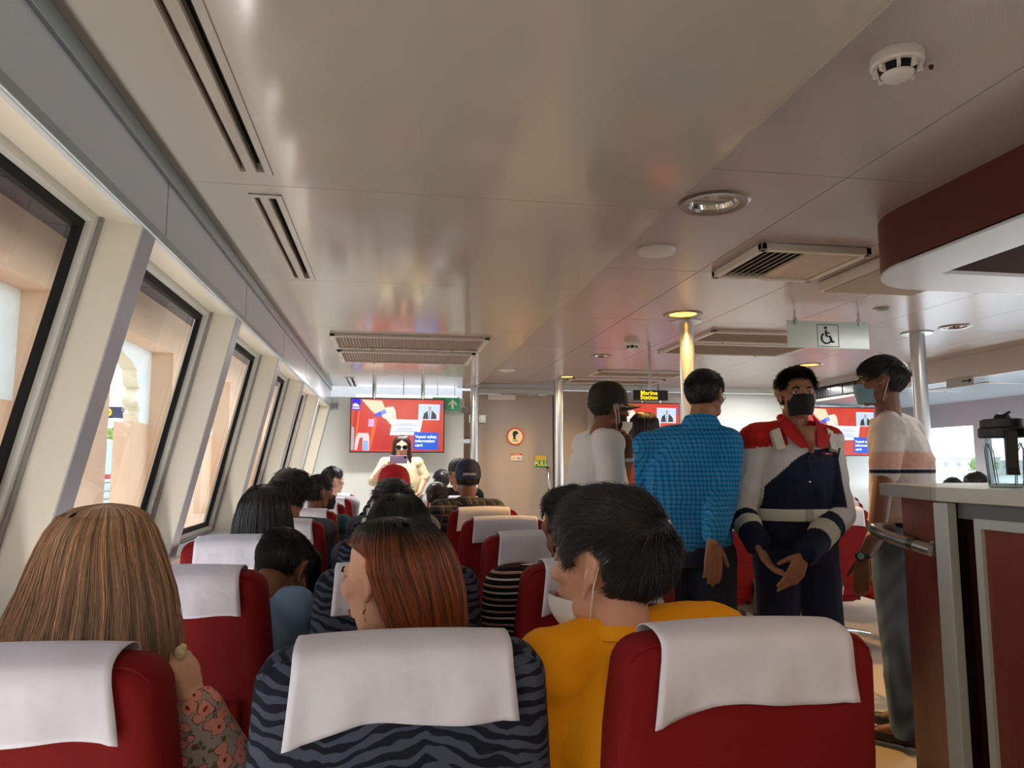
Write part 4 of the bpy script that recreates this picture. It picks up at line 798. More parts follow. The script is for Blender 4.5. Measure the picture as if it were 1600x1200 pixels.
def hair_short(parent, M, m, n=2500, L=.035, lift=.35, th=.0011, tab=FOREH, seed=1, whorl=(.015, -.075, .09), grow=1.0, puff=(0, 0, 0), part_dir=(0, .6, 0), top=1.0, hole=None, label=None):
    g = np.random.default_rng(seed); SRr = SR+np.array(puff); u = g.normal(size=(n*4, 3)); u /= np.linalg.norm(u, axis=1, keepdims=True); P = SC+u*SRr
    ok = P[:, 2] > hl(P[:, 1], tab)+g.normal(size=len(P))*.004
    if hole: ok &= ~(np.linalg.norm((P-np.array(hole[0]))/np.array(hole[1]), axis=1) < 1+g.normal(size=len(P))*.12)
    P = P[ok][:n]; u = u[ok][:n]; nn = len(P); W_ = np.array(whorl)
    Ls = L*(.65+.55*g.random(nn))*np.interp(P[:, 2], [-.08, .03, .1], [.45, .8, 1.15*top]); k = 6; path = [P*1.0]; Q = P.copy(); jit = g.normal(size=(nn, 3))*.28
    for i in range(k-1):
        N = (Q-SC)/SRr**2; N /= np.linalg.norm(N, axis=1, keepdims=True); fl = Q-W_; fl -= N*(fl*N).sum(1, keepdims=True); fl /= np.linalg.norm(fl, axis=1, keepdims=True)+1e-6
        cl = 3.0*np.sin(P*45+seed)*.12
        d = fl+np.array(part_dir)*(P[:, 2:3] > .07)+np.array((0, 0, -.35*i/k))+N*lift*(1.2-.9*i/k)+jit*(lift+.35)+cl; d /= np.linalg.norm(d, axis=1, keepdims=True)
        Q = Q+d*(Ls/(k-1))[:, None]; e = (Q-SC)/SRr; q_ = np.linalg.norm(e, axis=1); ins = q_ < 1.015; Q[ins] = SC+(e[ins]/q_[ins][:, None])*SRr*1.02; path.append(Q.copy())
    PT = np.stack(path, 1); keep = np.ones(nn, bool)
    for ex in (-.082, .082): keep &= ~((((PT[:, 1:]-np.array((ex, -.006, -.006)))/np.array((.030, .026, .036)))**2).sum(2) < 1).any(1)
    PT = PT[keep]; nn = len(PT); ch, co = [], []; add_strands(ch, co, PT, th, th*.35, .5+1.9*g.random(nn)**3)  # some strands lightened in colour to stand for hair sheen
    # scalp cap under the strands
    nt_, nz = 48, 26; v = []
    for i in range(nz+1):
        a = -1.2+(math.pi/2+1.2)*i/nz
        for j in range(nt_): t = 2*math.pi*j/nt_; v.append(SC+np.array((math.cos(a)*math.cos(t), math.cos(a)*math.sin(t), math.sin(a)))*SRr*(1.0+.025*math.sin(j*2.3+i*1.7)))
    v = np.array(v); F = []
    for i in range(nz):
        for j in range(nt_):
            q_ = (i*nt_+j, i*nt_+(j+1) % nt_, (i+1)*nt_+(j+1) % nt_, (i+1)*nt_+j); c = v[list(q_)].mean(0)
            if c[2] > hl(c[1], tab)+.002 and (((abs(c[0])-.082)/.022)**2+((c[1]+.006)/.022)**2+((c[2]+.006)/.032)**2 > 1) and not (hole and np.linalg.norm((c-np.array(hole[0]))/np.array(hole[1])) < .95): F.append(q_)
    ch.append((v, np.array(F))); co.append(np.full(len(v), .7)); return hair_obj('hair', ch, co, m, parent, M, label)
def hair_long(parent, M, m, secs, n=3000, gap=50, gapz=.03, th=.0011, seed=2, wave=.003, label=None, parting=0.0, ragged=.02, shade=(.55, .9), clump=0.0):
    """secs: (z, rx, ry, cx, cy) from crown to tips; the front stays open below gapz by +-gap degrees (front = +y)"""
    g = np.random.default_rng(seed); Z = np.array([s[0] for s in secs]); A = np.array(secs)
    def surf(phi, t, rho):
        z = Z[0]+(Z[-1]-Z[0])*t; o = [np.interp(-z, -Z, A[:, i]) for i in (1, 2, 3, 4)]
        return np.stack([o[2]+rho*o[0]*np.cos(phi), o[3]+rho*o[1]*np.sin(phi), z], -1)
    k = 18; phi = g.random(n)*2*math.pi; t = np.concatenate([[0, .004, .012, .022, .035], np.linspace(.06, 1, k-5)])[None, :]*(1-ragged*3*g.random((n, 1))**2*(g.random((n, 1)) < .6)); rho = .93+.09*g.random((n, 1)); G = R_(gap)
    dphi = (phi-math.pi/2+math.pi) % (2*math.pi)-math.pi; zz = Z[0]+(Z[-1]-Z[0])*t
    push = np.where(np.abs(dphi)[:, None] < G, np.sign(dphi)[:, None]*(G-np.abs(dphi)[:, None]), 0)*np.clip((Z[0]-.05-zz)/max(Z[0]-.05-gapz, .01), 0, 1)
    ph = phi[:, None]+push+wave*6*np.sin(8*t+phi[:, None]*7+seed)+clump*np.sin(phi[:, None]*23)*t
    pts = surf(ph, t, rho+.02*np.sin(phi[:, None]*31)*t); pts += g.normal(size=(n, 1, 3))*.0022*np.linspace(0, 1, k)[None, :, None]; pts[:, :, 0] += .0022*np.sin(t*(5+9*g.random((n, 1)))+6.3*g.random((n, 1)))*np.minimum(t*4, 1)
    ch, co = [], []; sh = shade[0]+shade[1]*g.random(n)**1.5; sh *= .8+.35*np.sin(phi*37)*np.sin(phi*11+1); add_strands(ch, co, pts, th, th*.6, np.clip(sh, .2, 2))
    nt_, nz = 64, 24; tv_ = np.linspace(0, .97, nz+1)**1.5; ang = np.linspace(math.pi/2, math.pi/2+2*math.pi, nt_); V = []
    for a in tv_:
        z = Z[0]+(Z[-1]-Z[0])*a; f = np.clip((Z[0]-.05-z)/max(Z[0]-.05-gapz, .01), 0, 1)*G; aa = math.pi/2+f+(ang-math.pi/2)*(1-f/math.pi); V.append(surf(aa, np.full(nt_, a), .95+.012*np.sin(aa*23)))
    V = np.concatenate(V); F = [(i*nt_+j, i*nt_+j+1, (i+1)*nt_+j+1, (i+1)*nt_+j) for i in range(nz) for j in range(nt_-1)]; ch.append((V, np.array(F))); co.append(np.full(len(V), .65))
    return hair_obj('hair', ch, co, m, parent, M, label)
def hand_prims(w, f, n, side, curl=(.35, .45, .35), spread=.08, thumb=(.7, .55, .35), s=1.0, fingers=None):
    w, f, n = (np.array(v, float) for v in (w, f, n)); f /= np.linalg.norm(f); n -= f*(n@f); n /= np.linalg.norm(n); t = np.cross(f, n)*side; P = []
    for k, (o, ln, l3) in enumerate(((.027, .088, (.042, .025, .020)), (.009, .092, (.046, .029, .021)), (-.009, .088, (.043, .027, .020)), (-.026, .080, (.034, .020, .018)))):
        mcp = w+f*ln*s+t*o*s; P.append(capsule(w+t*o*.55*s+f*.012*s, .0125*s, mcp, .0105*s, 10)); p = mcp; th = 0; cu = curl if fingers is None else fingers[k]
        ff = f+t*o*spread*30*.12; ff /= np.linalg.norm(ff)
        for j in range(3): th += cu[j]; d = ff*math.cos(th)+n*math.sin(th); q_ = p+d*l3[j]*s; P.append(capsule(p, (.0092-.0008*j)*s, q_, (.0086-.0009*j)*s, 10)); p = q_
    P.append(ell(w+f*.05*s, (.03*s, .03*s, .03*s), np.stack([t*1.1, n*.42, f*1.3], 1)))
    b = w+f*.022*s+t*.018*s; d = f*thumb[0]+t*thumb[1]+n*thumb[2]; d /= np.linalg.norm(d); q_ = b+d*.045*s; P.append(capsule(b, .0145*s, q_, .0105*s, 10)); d2 = d+f*.25-t*.1; d2 /= np.linalg.norm(d2); r_ = q_+d2*.03*s; P.append(capsule(q_, .0102*s, r_, .0092*s, 10)); P.append(capsule(r_, .009*s, r_+d2*.022*s, .0075*s, 10))
    return P
def torso(J, gr=0.0, w=1.0, belly=0.0, top=True):
    pel, che, nk = (np.array(J[k], float) for k in ('pelvis', 'chest', 'neck')); sh = np.array(J['shR'], float)-np.array(J['shL'], float); sh /= np.linalg.norm(sh); hp = np.array(J['hipR'], float)-np.array(J['hipL'], float); hp /= np.linalg.norm(hp)
    hw = np.linalg.norm(np.array(J['shR'], float)-np.array(J['shL'], float))/2; S_ = []
    for t, rx, ry in ((-.12, .150, .105), (0, .165*w, .115+belly*.5), (.35, .150*w, .105+belly), (.7, .160*w, .112+belly*.6), (1.0, hw*.93, .113), (1.2, hw*.88, .098), (1.36, hw*.66, .080), (1.46, hw*.40, .062)):
        c = pel+(che-pel)*t if t <= 1 else che+(nk-che)*(t-1)*1.9; ax = hp+(sh-hp)*min(max(t, 0), 1); up = (che-pel)/np.linalg.norm(che-pel); fw = np.cross(up, ax); fw /= np.linalg.norm(fw); ax /= np.linalg.norm(ax); S_.append((c, ax*(rx+gr), fw*(ry+gr)))
    P = [loft(S_)]
    for s in ('shL', 'shR'): q_ = np.array(J[s], float); P += [ell(q_, (.056+gr, .060+gr, .056+gr)), capsule(q_+(nk-q_)*.1, .050+gr, nk+(q_-nk)*.28-np.array((0, 0, .02)), .040+gr*.8)]
    return P
def arm(J, s, gr=0.0, t0=0.0, t1=2.0, r=(.049, .038, .039, .026), cloth=False):
    a, b, c = (np.array(J[k+s], float) for k in ('sh', 'el', 'wr')); P = []; e = min(t1, 1.0); b1 = a+(b-a)*e; P.append(capsule(a, r[0]+gr, b1, r[0]+(r[1]-r[0])*e+gr))
    if t1 > 1: P.append(capsule(b, r[2]+gr, b+(c-b)*(t1-1), r[2]+(r[3]-r[2])*(t1-1)+gr*(1.0 if cloth else .6)))
    return P
def legs(J, gr=0.0, r=(.088, .058, .056, .038), hem=1.0):
    P = []
    for s in 'LR':
        a, b, c = (np.array(J[k+s], float) for k in ('hip', 'kn', 'an')); P += [capsule(a, r[0]+gr, b, r[1]+gr), capsule(b, r[2]+gr, b+(c-b)*hem, r[3]+gr*1.2)]
    return P
def shoe(J, s, d=(0, 1, 0)):
    c = np.array(J['an'+s], float); d = np.array(d, float); return [capsule((c[0], c[1], .045)-d*.04, .040, (c[0], c[1], .040)+d*.14, .036, 12, .85, (0, 0, 1)), capsule((c[0], c[1], .1), .042, (c[0], c[1], .05), .045)]
def stand(h=1.73, hw=.17, lean_=0.0, chest_y=0.0):
    k = h/1.73; J = dict(pelvis=(0, 0, .95*k), chest=(0, chest_y, 1.30*k), neck=(0, chest_y-.012, 1.47*k), shL=(-hw, chest_y-.01, 1.405*k), shR=(hw, chest_y-.01, 1.405*k), hipL=(-.09, 0, .90*k), hipR=(.09, 0, .90*k), knL=(-.11, .03, .49*k), knR=(.11, .03, .49*k), anL=(-.12, -.02, .085), anR=(.12, -.02, .085), head=(0, chest_y+.015, h-.122))
    for s, x in (('L', -1), ('R', 1)): J['el'+s] = (x*(hw+.045), chest_y-.02, 1.12*k); J['wr'+s] = (x*(hw+.05), chest_y+.06, .87*k)
    return J
def seated(top=1.22, hw=.185, hx=0, hy=0, tw=0.0):
    d = top-1.27; J = dict(pelvis=(hx*.2, .08, .56), chest=(hx*.6, .0, .84+d*.6), neck=(hx*.85, -.005+hy*.4, 1.01+d), shL=(hx*.7-hw, -.005, .945+d), shR=(hx*.7+hw, -.005, .945+d), hipL=(-.09, .06, .55), hipR=(.09, .06, .55), knL=(-.1, .44, .53), knR=(.1, .44, .53), anL=(-.1, .42, .09), anR=(.1, .42, .09), head=(hx, .01+hy, top-.125))
    for s, x in (('L', -1), ('R', 1)): J['el'+s] = (x*(hw+.03)+hx*.4, .03, .69+d*.6); J['wr'+s] = (x*.09, .25, .64)
    return J
def figure(label, J, loc, rz=0, sk='tan', head=(0, 0, 0), shirt=None, trousers=None, sleeve=2.0, vox=.008, fem=0, hands=None, det=1, hs=1.0, belly=0.0, group=None, gr=.016, disp=.010, shcol=None, trcol=None, neck_r=.052, sdir=(0, 1, 0), jaw=1.0, hems=1.0, w=1.0, svox=.010):
    t = thing('person', label, 'person', loc, rz, group); M = HM(J['head'], *head, s=hs); P = xf(head_prims(fem, jaw), M); hc = np.array(J['head'], float)
    nk = np.array(J['neck'], float); P.append(capsule(hc+np.array(M.to_3x3()@Vector((0, -.022, -.06))), neck_r*.98, nk-np.array((0, 0, .02)), neck_r*1.06)); P += torso(J, -.004, w, belly)
    for s in 'LR':
        P += arm(J, s); a = np.array(J['el'+s], float); c = np.array(J['wr'+s], float)
        hp = (hands or {}).get(s); sd = 1 if s == 'R' else -1
        if hp is None: hp = dict(f=c-a, n=(-sd, .2, 0))
        hp = dict(hp); f, n = hp.pop('f'), hp.pop('n'); P += hand_prims(c, f, n, sd, **hp)
    P += legs(J)+[capsule(J['hipL'], .085, J['hipR'], .085)]
    for s in 'LR': P += [capsule(np.array(J['an'+s], float), .038, np.array(J['an'+s], float)+np.array(sdir)*.1-np.array((0, 0, .035)), .03)]
    body = fuse('body', P, vox, 2 if vox < .006 else 1, skin(sk), t)
    if shirt:
        P = torso(J, gr, w, belly)+[loft([(nk+np.array((0, 0, z)), ((neck_r+g2), 0, 0), (0, (neck_r+g2), 0)) for z, g2 in ((-.09, .034), (-.052, .020), (-.022, .010))])]
        for s in 'LR': P += arm(J, s, gr*1.0, t1=sleeve, cloth=True)
        fuse('shirt', P, svox, int(4*(.01/svox)**1.3), shirt, t, disp=disp, dscale=.09, colf=shcol)
    P = legs(J, .024, hem=.93*hems)+[loft([(np.array(J['pelvis'])+np.array((0, 0, z)), (rx, 0, 0), (0, ry, 0)) for z, rx, ry in ((-.10, .178, .132), (0, .180, .136), (.075, .168, .128))])] if J['knL'][2] < J['hipL'][2]-.2 else legs(J, .016, hem=.93)+[capsule(J['hipL'], .115, J['hipR'], .115)]
    fuse('trousers', P, .012, 3, trousers or mat('trouser_dark', (38, 40, 50), .9, bump=.006, bscale=14), t, disp=.012, dscale=.12, colf=trcol)
    for s in 'LR': prim_part('shoe', shoe(J, s, sdir), mat('shoe_dark', (36, 32, 30), .5), t)
    return t, M
def headonly(*a, **k): return figure(*a, **k)
def mask(t, M, m, low=0, label=None, strap=True):
    """pleated mask; low = pulled under the chin"""
    mb = MB(); nx, nz = 14, 8
    for i in range(nx+1):
        a = -1+2*i/nx
        for j in range(nz+1):
            b = j/nz; x = .060*a*(1-.10*abs(b-.5)); z = -.012-.092*b; dep = .1165-.030*a*a-.045*abs(a)**4.5+(.006*math.sin(b*math.pi*5))*.4-.030*max(0, b-.6)-(.008 if b < .08 else 0)
            if abs(a) < .25: dep += .006*(1-abs(a)*4)*(b < .4)
            if low: z = -.062-.060*b; dep = .110-.034*a*a-.042*abs(a)**4.5-.035*b+.010*math.sin(b*math.pi)
            mb.v.append((x*(1-.30*max(0, b-.35)**1.5), dep, z))
    for i in range(nx):
        for j in range(nz): q_ = i*(nz+1)+j; mb.f.append((q_, q_+nz+1, q_+nz+2, q_+1)); mb.m.append(0)
    nv = len(mb.v); mb.v += [(x*.98, y-.003, z) for x, y, z in mb.v]; mb.f += [tuple(reversed([i+nv for i in f])) for f in mb.f]; mb.m = [0]*len(mb.f); o = part('face_mask', mb, m, t, M, label=label)
    if strap:
        for s in (-1, 1):
            z0, z1 = (-.065, -.115) if low else (-.015, -.095); y0 = .012 if low else .014
            part('mask_strap', MB().tube([(s*.061, y0, z0), (s*.078, .0, -.01), (s*.084, -.014, .018), (s*.083, -.026, .006), (s*.080, -.016, -.028), (s*.060, y0-.012, z1)], .0016, 6), mMaskW if m is not mMaskB else mMaskB, t, M)
def cap_hat(t, M, m, bill=True, txt=None, label=None):
    mb = MB(); prof = [(1.0, -.0), (1.02, .012), (1.01, .04), (.93, .075), (.75, .102), (.45, .118), (.12, .123), (.001, .123)]; n = 32; k = 0
    for s_, z in prof:
        for j in range(n): a = 2*math.pi*j/n; mb.v.append((.088*s_*math.cos(a), -.012+.108*s_*math.sin(a)*(1 if math.sin(a) > 0 else .97), .012+z*1.02+(.012*math.sin(a) if z < .03 else 0)))
    for i in range(len(prof)-1):
        for j in range(n): mb.f.append((i*n+j, i*n+(j+1) % n, (i+1)*n+(j+1) % n, (i+1)*n+j)); mb.m.append(0)
    c = part('cap', mb, m, t, M, label=label)
    if bill:
        mb = MB(); na, nr = 14, 4
        for sd in (0, 1):
            for i in range(na+1):
                a = R_(20+140*i/na)
                for j in range(nr+1): rr = .085+.085*(j/nr)*math.sin((a-R_(20))/R_(140)*math.pi)**.5; mb.v.append((.084*math.cos(a)*(1+.05*j/nr), -.012+(rr+.022)*math.sin(a), .026-.010*j/nr-.03*math.cos(a)**2*1.2-.004*sd))
        S2 = (na+1)*(nr+1)
        for i in range(na):
            for j in range(nr): q_ = i*(nr+1)+j; mb.f += [(q_, q_+1, q_+nr+2, q_+nr+1), (S2+q_, S2+q_+nr+1, S2+q_+nr+2, S2+q_+1)]; mb.m += [0, 0]
        for i in range(na): q_ = i*(nr+1)+nr; mb.f.append((q_, q_+S2, q_+S2+nr+1, q_+nr+1)); mb.m.append(0)
        part('cap_bill', mb, m, t, M)
    mb = MB()
    for j in range(6):
        a = j*math.pi/3+.5; mb.tube([(.089*s_*math.cos(a)*1.005, -.012+.109*s_*math.sin(a), .012+z*1.025) for s_, z in prof[:-1]], .0010, 5)
    mb.lathe([(.001, .006), (.008, .003), (.009, 0)], 10, (0, -.012, .136)); part('cap_seams', mb, m, t, M)
    if txt: text_mesh(txt, .022, mWhitePl, t, M=M@T(0, -.121, .035)@FRONT, depth=.001, bold=.0006)
def glasses(t, M, m=None, dark=False):
    m = m or mBlack; mb = MB()
    for s in (-1, 1):
        w, h = (.029, .022) if dark else (.026, .018); c = (s*.033, .096, -.006); mb.tube([(c[0]+w*math.cos(a), c[1]-.012*(abs(c[0]+w*math.cos(a))/.06)**2, c[2]+h*math.sin(a)) for a in [2*math.pi*k/20 for k in range(21)]], .0022 if dark else .0013, 6)
        mb.tube([(s*.060, .084, .0), (s*.076, .03, .004), (s*.080, -.01, .002)], .0018, 6)
    mb.tube([(-.009, .098, -.002), (0, .102, .001), (.009, .098, -.002)], .0018, 6); part('glasses_frame', mb, m, t, M)
    for s in (-1, 1):
        w, h = (.029, .022) if dark else (.026, .018); mb = MB(); mb.add([(s*.033+w*math.cos(a), .0955-.012*(abs(s*.033+w*math.cos(a))/.06)**2, -.006+h*math.sin(a)) for a in [2*math.pi*k/20 for k in range(20)]], [tuple(range(20))]); part('lens', mb, mat('dark_lens', (12, 10, 12), .08) if dark else mGlass, t, M, False)
def collar(t, c, m, z0=-.03, z1=.022, r0=.082, r1=.064, tilt=12, open_=0.0):
    mb = MB(); n = 36; prof = [(r0, z0), (r0*.97, z0+.01), (r1*1.03, z1-.004), (r1, z1), (r1-.006, z1-.002), (r0-.012, z0)]
    for r, z in prof:
        for j in range(n+1):
            a = math.pi/2+open_+(2*math.pi-2*open_)*j/n; mb.v.append((c[0]+r*math.cos(a)*1.04, c[1]+r*math.sin(a), c[2]+z-math.tan(R_(tilt))*r*math.sin(a)*(.6+.4*(z > 0))))
    for i in range(len(prof)-1):
        for j in range(n): k = i*(n+1)+j; mb.f.append((k, k+1, k+n+2, k+n+1)); mb.m.append(0)
    return part('collar', mb, m, t, None, 50)
# ---------------------------------------------------------------- people
def L(loc, rz, p): return tuple((Matrix.Rotation(-rz, 3, 'Z')@(Vector(p)-Vector(loc))))
def cloth(name, col, **k): return mat(name, col, .85, bump=k.pop('bump', .006), bscale=k.pop('bscale', 11), spec=.2, **k)
# patterned cloths
mFloral = cloth('floral_cloth', (176, 164, 156)); q = NT(mFloral); X = q.xyz()
def vor(q, sc, thr, vec=None, rnd=.7):
    v = q.n('ShaderNodeTexVoronoi'); v.inputs['Scale'].default_value = sc; v.inputs['Randomness'].default_value = rnd; q.l(vec if vec is not None else q.co, v.inputs['Vector']); return v.outputs['Distance']
wv = q.n('ShaderNodeVectorMath', operation='ADD'); q.l(q.co, wv.inputs[0]); nn = q.n('ShaderNodeTexNoise'); nn.inputs['Scale'].default_value = 60; q.l(q.co, nn.inputs[0]); sc = q.n('ShaderNodeVectorMath', operation='SCALE'); q.l(nn.outputs[1], sc.inputs[0]); sc.inputs['Scale'].default_value = .016; q.l(sc.outputs[0], wv.inputs[1])
d1 = vor(q, 36, 0, wv.outputs[0]); d2 = vor(q, 62, 0, wv.outputs[0]); c_ = q.mix(q.step(d2, .30, .26), srgb((176, 164, 156)), srgb((104, 112, 84)))
c_ = q.mix(q.step(d1, .50, .47), c_, srgb((120, 56, 50))); c_ = q.mix(q.step(d1, .46, .43), c_, srgb((232, 158, 146))); c_ = q.mix(q.step(d1, .14, .10), c_, srgb((150, 40, 44))); q.l(c_, q.b.inputs['Base Color'])
def striped(name, base, items, f=30, axis=2):
    m = cloth(name, base); q = NT(m); X = q.xyz(); c = srgb(base); s_ = q.m('FRACT', q.m('MULTIPLY', X[axis], f)); out = None
    for lo, hi, cc in items:
        k = q.m('MULTIPLY', q.m('GREATER_THAN', s_, lo), q.m('LESS_THAN', s_, hi)); out = q.mix(k, out if out is not None else c, srgb(cc))
    q.l(out, q.b.inputs['Base Color']); return m
mStr = striped('striped_cloth', (24, 22, 28), [(.0, .14, (220, 212, 208)), (.45, .57, (176, 128, 116)), (.57, .62, (220, 212, 208))], 26)
def check(name, base, line, sub, f):
    m = cloth(name, base, bump=.008, bscale=9); q = NT(m); X = q.xyz(); ax = q.m('ADD', X[0], q.m('MULTIPLY', X[1], .8)); out = None
    a = q.m('ADD', q.m('LESS_THAN', q.m('FRACT', q.m('MULTIPLY', ax, f)), .55), q.m('LESS_THAN', q.m('FRACT', q.m('MULTIPLY', X[2], f)), .55)); out = q.mix(q.m('MULTIPLY', a, .5), srgb(sub), srgb(base))
    b = q.m('MAXIMUM', q.m('LESS_THAN', q.m('FRACT', q.m('MULTIPLY', ax, f)), .10), q.m('LESS_THAN', q.m('FRACT', q.m('MULTIPLY', X[2], f)), .12)); q.l(q.mix(q.m('MULTIPLY', b, q.step(q.noise(7, q.co), .3, .8) if 'blue' in name else .75), out, srgb(line)), q.b.inputs['Base Color']); return m
mBlueC = check('blue_check', (20, 92, 160), (120, 190, 222), (44, 152, 204), 50); mPlaid = check('grey_plaid', (44, 44, 50), (150, 136, 118), (78, 76, 78), 17)
mLBlue = cloth('light_blue_shirt', (140, 172, 206)); mYel = cloth('mustard_shirt', (250, 166, 20), bump=.009, bscale=8); mWhiteT = cloth('white_tshirt', (226, 222, 218)); mNavyT = cloth('navy_cloth', (24, 28, 46))
mNeut = [cloth('grey_shirt', (92, 96, 108)), cloth('maroon_shirt', (96, 30, 44)), cloth('black_shirt', (26, 26, 30)), cloth('pale_shirt', (188, 190, 200)), cloth('teal_shirt', (50, 90, 104))]
def sit(label, u, v, y, top_adj=0, yaw=0, sk='tan', shirt=None, hair='short', m=None, pitch=0, roll=0, hx=None, seed=1, hn=1400, th=.0016, col=None, **k):
    """seated figure whose hair top shows at the measured point u, v on depth y; col = x of the seat it belongs to"""
    p = at(u, v, y); xs = p.x if col is None else col; J = seated(p.z-.012+top_adj, hx=p.x-xs); J['head'] = (p.x-xs, 0.0, p.z-.012+top_adj-.118)
    t, M = figure(label, J, (xs, y, 0), 0, sk, (yaw, pitch, roll), shirt or mNeut[seed % 5], None, group=None, **k)
    if hair == 'short': hair_short(t, M, m or mHB, n=hn, th=th, seed=seed)
    return t, M
C0, C1, C2 = -.552, .027, .603
# 1 woman with long light brown hair
p = at(170, 772, 1.43); J = seated(p.z-.014, hx=.055, hw=.18); J['head'] = (p.x-C0, 0, p.z-.135)
wr = at(306, 1098, 1.375); el = at(330, 1185, 1.36); J['wrR'] = L((C0, 1.43, 0), 0, wr); J['elR'] = L((C0, 1.43, 0), 0, at(345, 1195, 1.40)); J['shR'] = (.165, -.02, .82); J['shL'] = (-.15, -.01, .86); J['chest'] = (.01, 0, .72); J['neck'] = (.03, -.0, .93)
fdir = (at(283, 1026, 1.37)-wr); t1, M1 = figure('woman with long straight light brown hair and a pink floral blouse holding a snack', J, (C0, 1.43, 0), 0, 'light', (0, 0, 0), mFloral, None, sleeve=1.85, vox=.0045, det=2, hands={'R': dict(f=tuple(fdir), n=(-.75, .6, .1), curl=(.55, 1.0, .7), thumb=(.85, .35, .75), s=.74)}, disp=.014)
mHLB = hairmat('hair_light_brown', (216, 170, 132), (170, 128, 98), .85, 1.15, .34)
q = NT(mHLB)
hair_long(t1, M1, mHLB, [(.118, .012, .020, 0, -.005), (.112, .045, .055, 0, -.01), (.098, .068, .08, 0, -.015), (.07, .084, .105, 0, -.018), (.03, .098, .118, 0, -.02), (-.03, .118, .128, -.0, -.022), (-.10, .138, .134, -.004, -.03), (-.17, .146, .135, -.006, -.035), (-.22, .142, .13, -.012, -.04)], n=14000, gap=48, gapz=.05, th=.00062, seed=5, wave=.002, shade=(.55, 1.15), ragged=.03, clump=.02)
face(t1, M1, sk='light')
t = thing('snack', 'small pale snack pinched in the hand of the light-haired woman', 'food', tuple(at(281, 1020, 1.365))); prim_part('bite', [ell((0, 0, 0), (.009, .007, .012)), ell((.004, .002, .008), (.007, .006, .007))], mat('snack', (222, 204, 160), .8, var=.2, vscale=200), t)
# 2 woman with copper hair, black at the roots
p = at(645, 806, 1.44); J = seated(p.z-.012, hx=.03, hw=.17); J['head'] = (p.x-C1-.040, 0.02, p.z-.115); J['neck'] = (.02, -.02, .91); J['chest'] = (0, 0, .72)
for s, x in (('L', -1), ('R', 1)): J['sh'+s] = (x*.165, 0, .84)
t2, M2 = figure('woman with copper hair and black roots turned left, gold earring, middle front seat', J, (C1, 1.44, 0), 0, 'fair', (52, 4, 0), mNeut[2], None, vox=.0045, neck_r=.050)
mHC = hairmat('hair_copper', (196, 102, 48), (20, 15, 14), 0, 1, .34); mHC.node_tree.nodes['Map Range'].inputs[1].default_value = p.z-.02; mHC.node_tree.nodes['Map Range'].inputs[2].default_value = p.z-.075
hair_long(t2, M2, mHC, [(.112, .012, .020, -.01, -.01), (.104, .048, .058, -.006, -.012), (.090, .066, .082, 0, -.016), (.06, .083, .104, 0, -.02), (.02, .088, .114, 0, -.026), (-.03, .084, .110, .004, -.040), (-.09, .076, .095, .008, -.055), (-.15, .066, .075, .012, -.062), (-.21, .058, .06, .012, -.065)], n=12000, gap=88, gapz=.06, th=.00065, seed=9, wave=.004, shade=(.35, 1.0), clump=.03)
face(t2, M2, sk='fair'); mb = MB().tube([(-.082, -.006, -.04), (-.086, -.004, -.05), (-.082, .0, -.056), (-.078, -.002, -.048)], .0014, 6); mb.tube([(-.083, -.004, -.056), (-.083, -.004, -.068)], .001, 5); part('earring', mb, mGold, t2, M2)
# 3 man in mustard shirt, mask under the chin
hy = 1.41; p = at(968, 752, hy); xs = .452; J = seated(p.z, hw=.20); J['head'] = (p.x-xs-.028, 0, p.z-.158); J['neck'] = (p.x-xs-.015, -.03, .985); J['shL'] = (-.155, -.05, .905); J['shR'] = (.19, .02, .925); J['chest'] = (.02, -.01, .74); J['elL'] = (-.19, -.01, .62); J['elR'] = (.2, .06, .66); J['wrL'] = (-.1, .22, .6); J['pelvis'] = (.12, .06, .56)
for a in ('hipL', 'hipR', 'knL', 'knR', 'anL', 'anR'): J[a] = (J[a][0]+.14, J[a][1], J[a][2])
t3, M3 = figure('man in a mustard shirt looking left with a white mask pulled under his chin', J, (xs, hy, 0), 0, 'fair', (47, -3, 0), mYel, None, vox=.0045, neck_r=.058, disp=.016, gr=.020, hs=1.11)
hair_short(t3, M3, mHB, n=13000, L=.038, lift=.22, th=.00075, seed=3, puff=(.006, .008, .010), whorl=(.01, -.085, .07), tab=[(-.12, -.125), (-.07, -.12), (-.05, -.09), (-.036, -.03), (-.02, .034), (.004, .036), (.018, .024), (.028, .0), (.038, .004), (.058, .052), (.12, .060)])
face(t3, M3, sk='fair'); mask(t3, M3, mMaskW, 1)
collar(t3, (J['neck'][0], J['neck'][1]+.004, .985), mYel, -.030, -.006, .080, .066, 4)
# 4 bowed head in light blue shirt
p = at(438, 833, 2.34); J = seated(p.z-.01, hx=.2); J['head'] = (p.x-C0, .08, p.z-.115); J['neck'] = (p.x-C0-.03, .0, .90); J['chest'] = (.08, 0, .76); J['shL'] = (-.1, 0, .86); J['shR'] = (.275, -.01, .845); J['elR'] = (.30, .05, .62); J['elL'] = (-.13, .05, .62)
t4, M4 = figure('person with short black hair bowing their head, light blue shirt, in the second row', J, (C0, 2.32, 0), 0, 'brown', (-25, 42, 0), mLBlue, None, vox=.006); hair_short(t4, M4, mHB, n=4000, L=.025, lift=.15, th=.0011, seed=4)
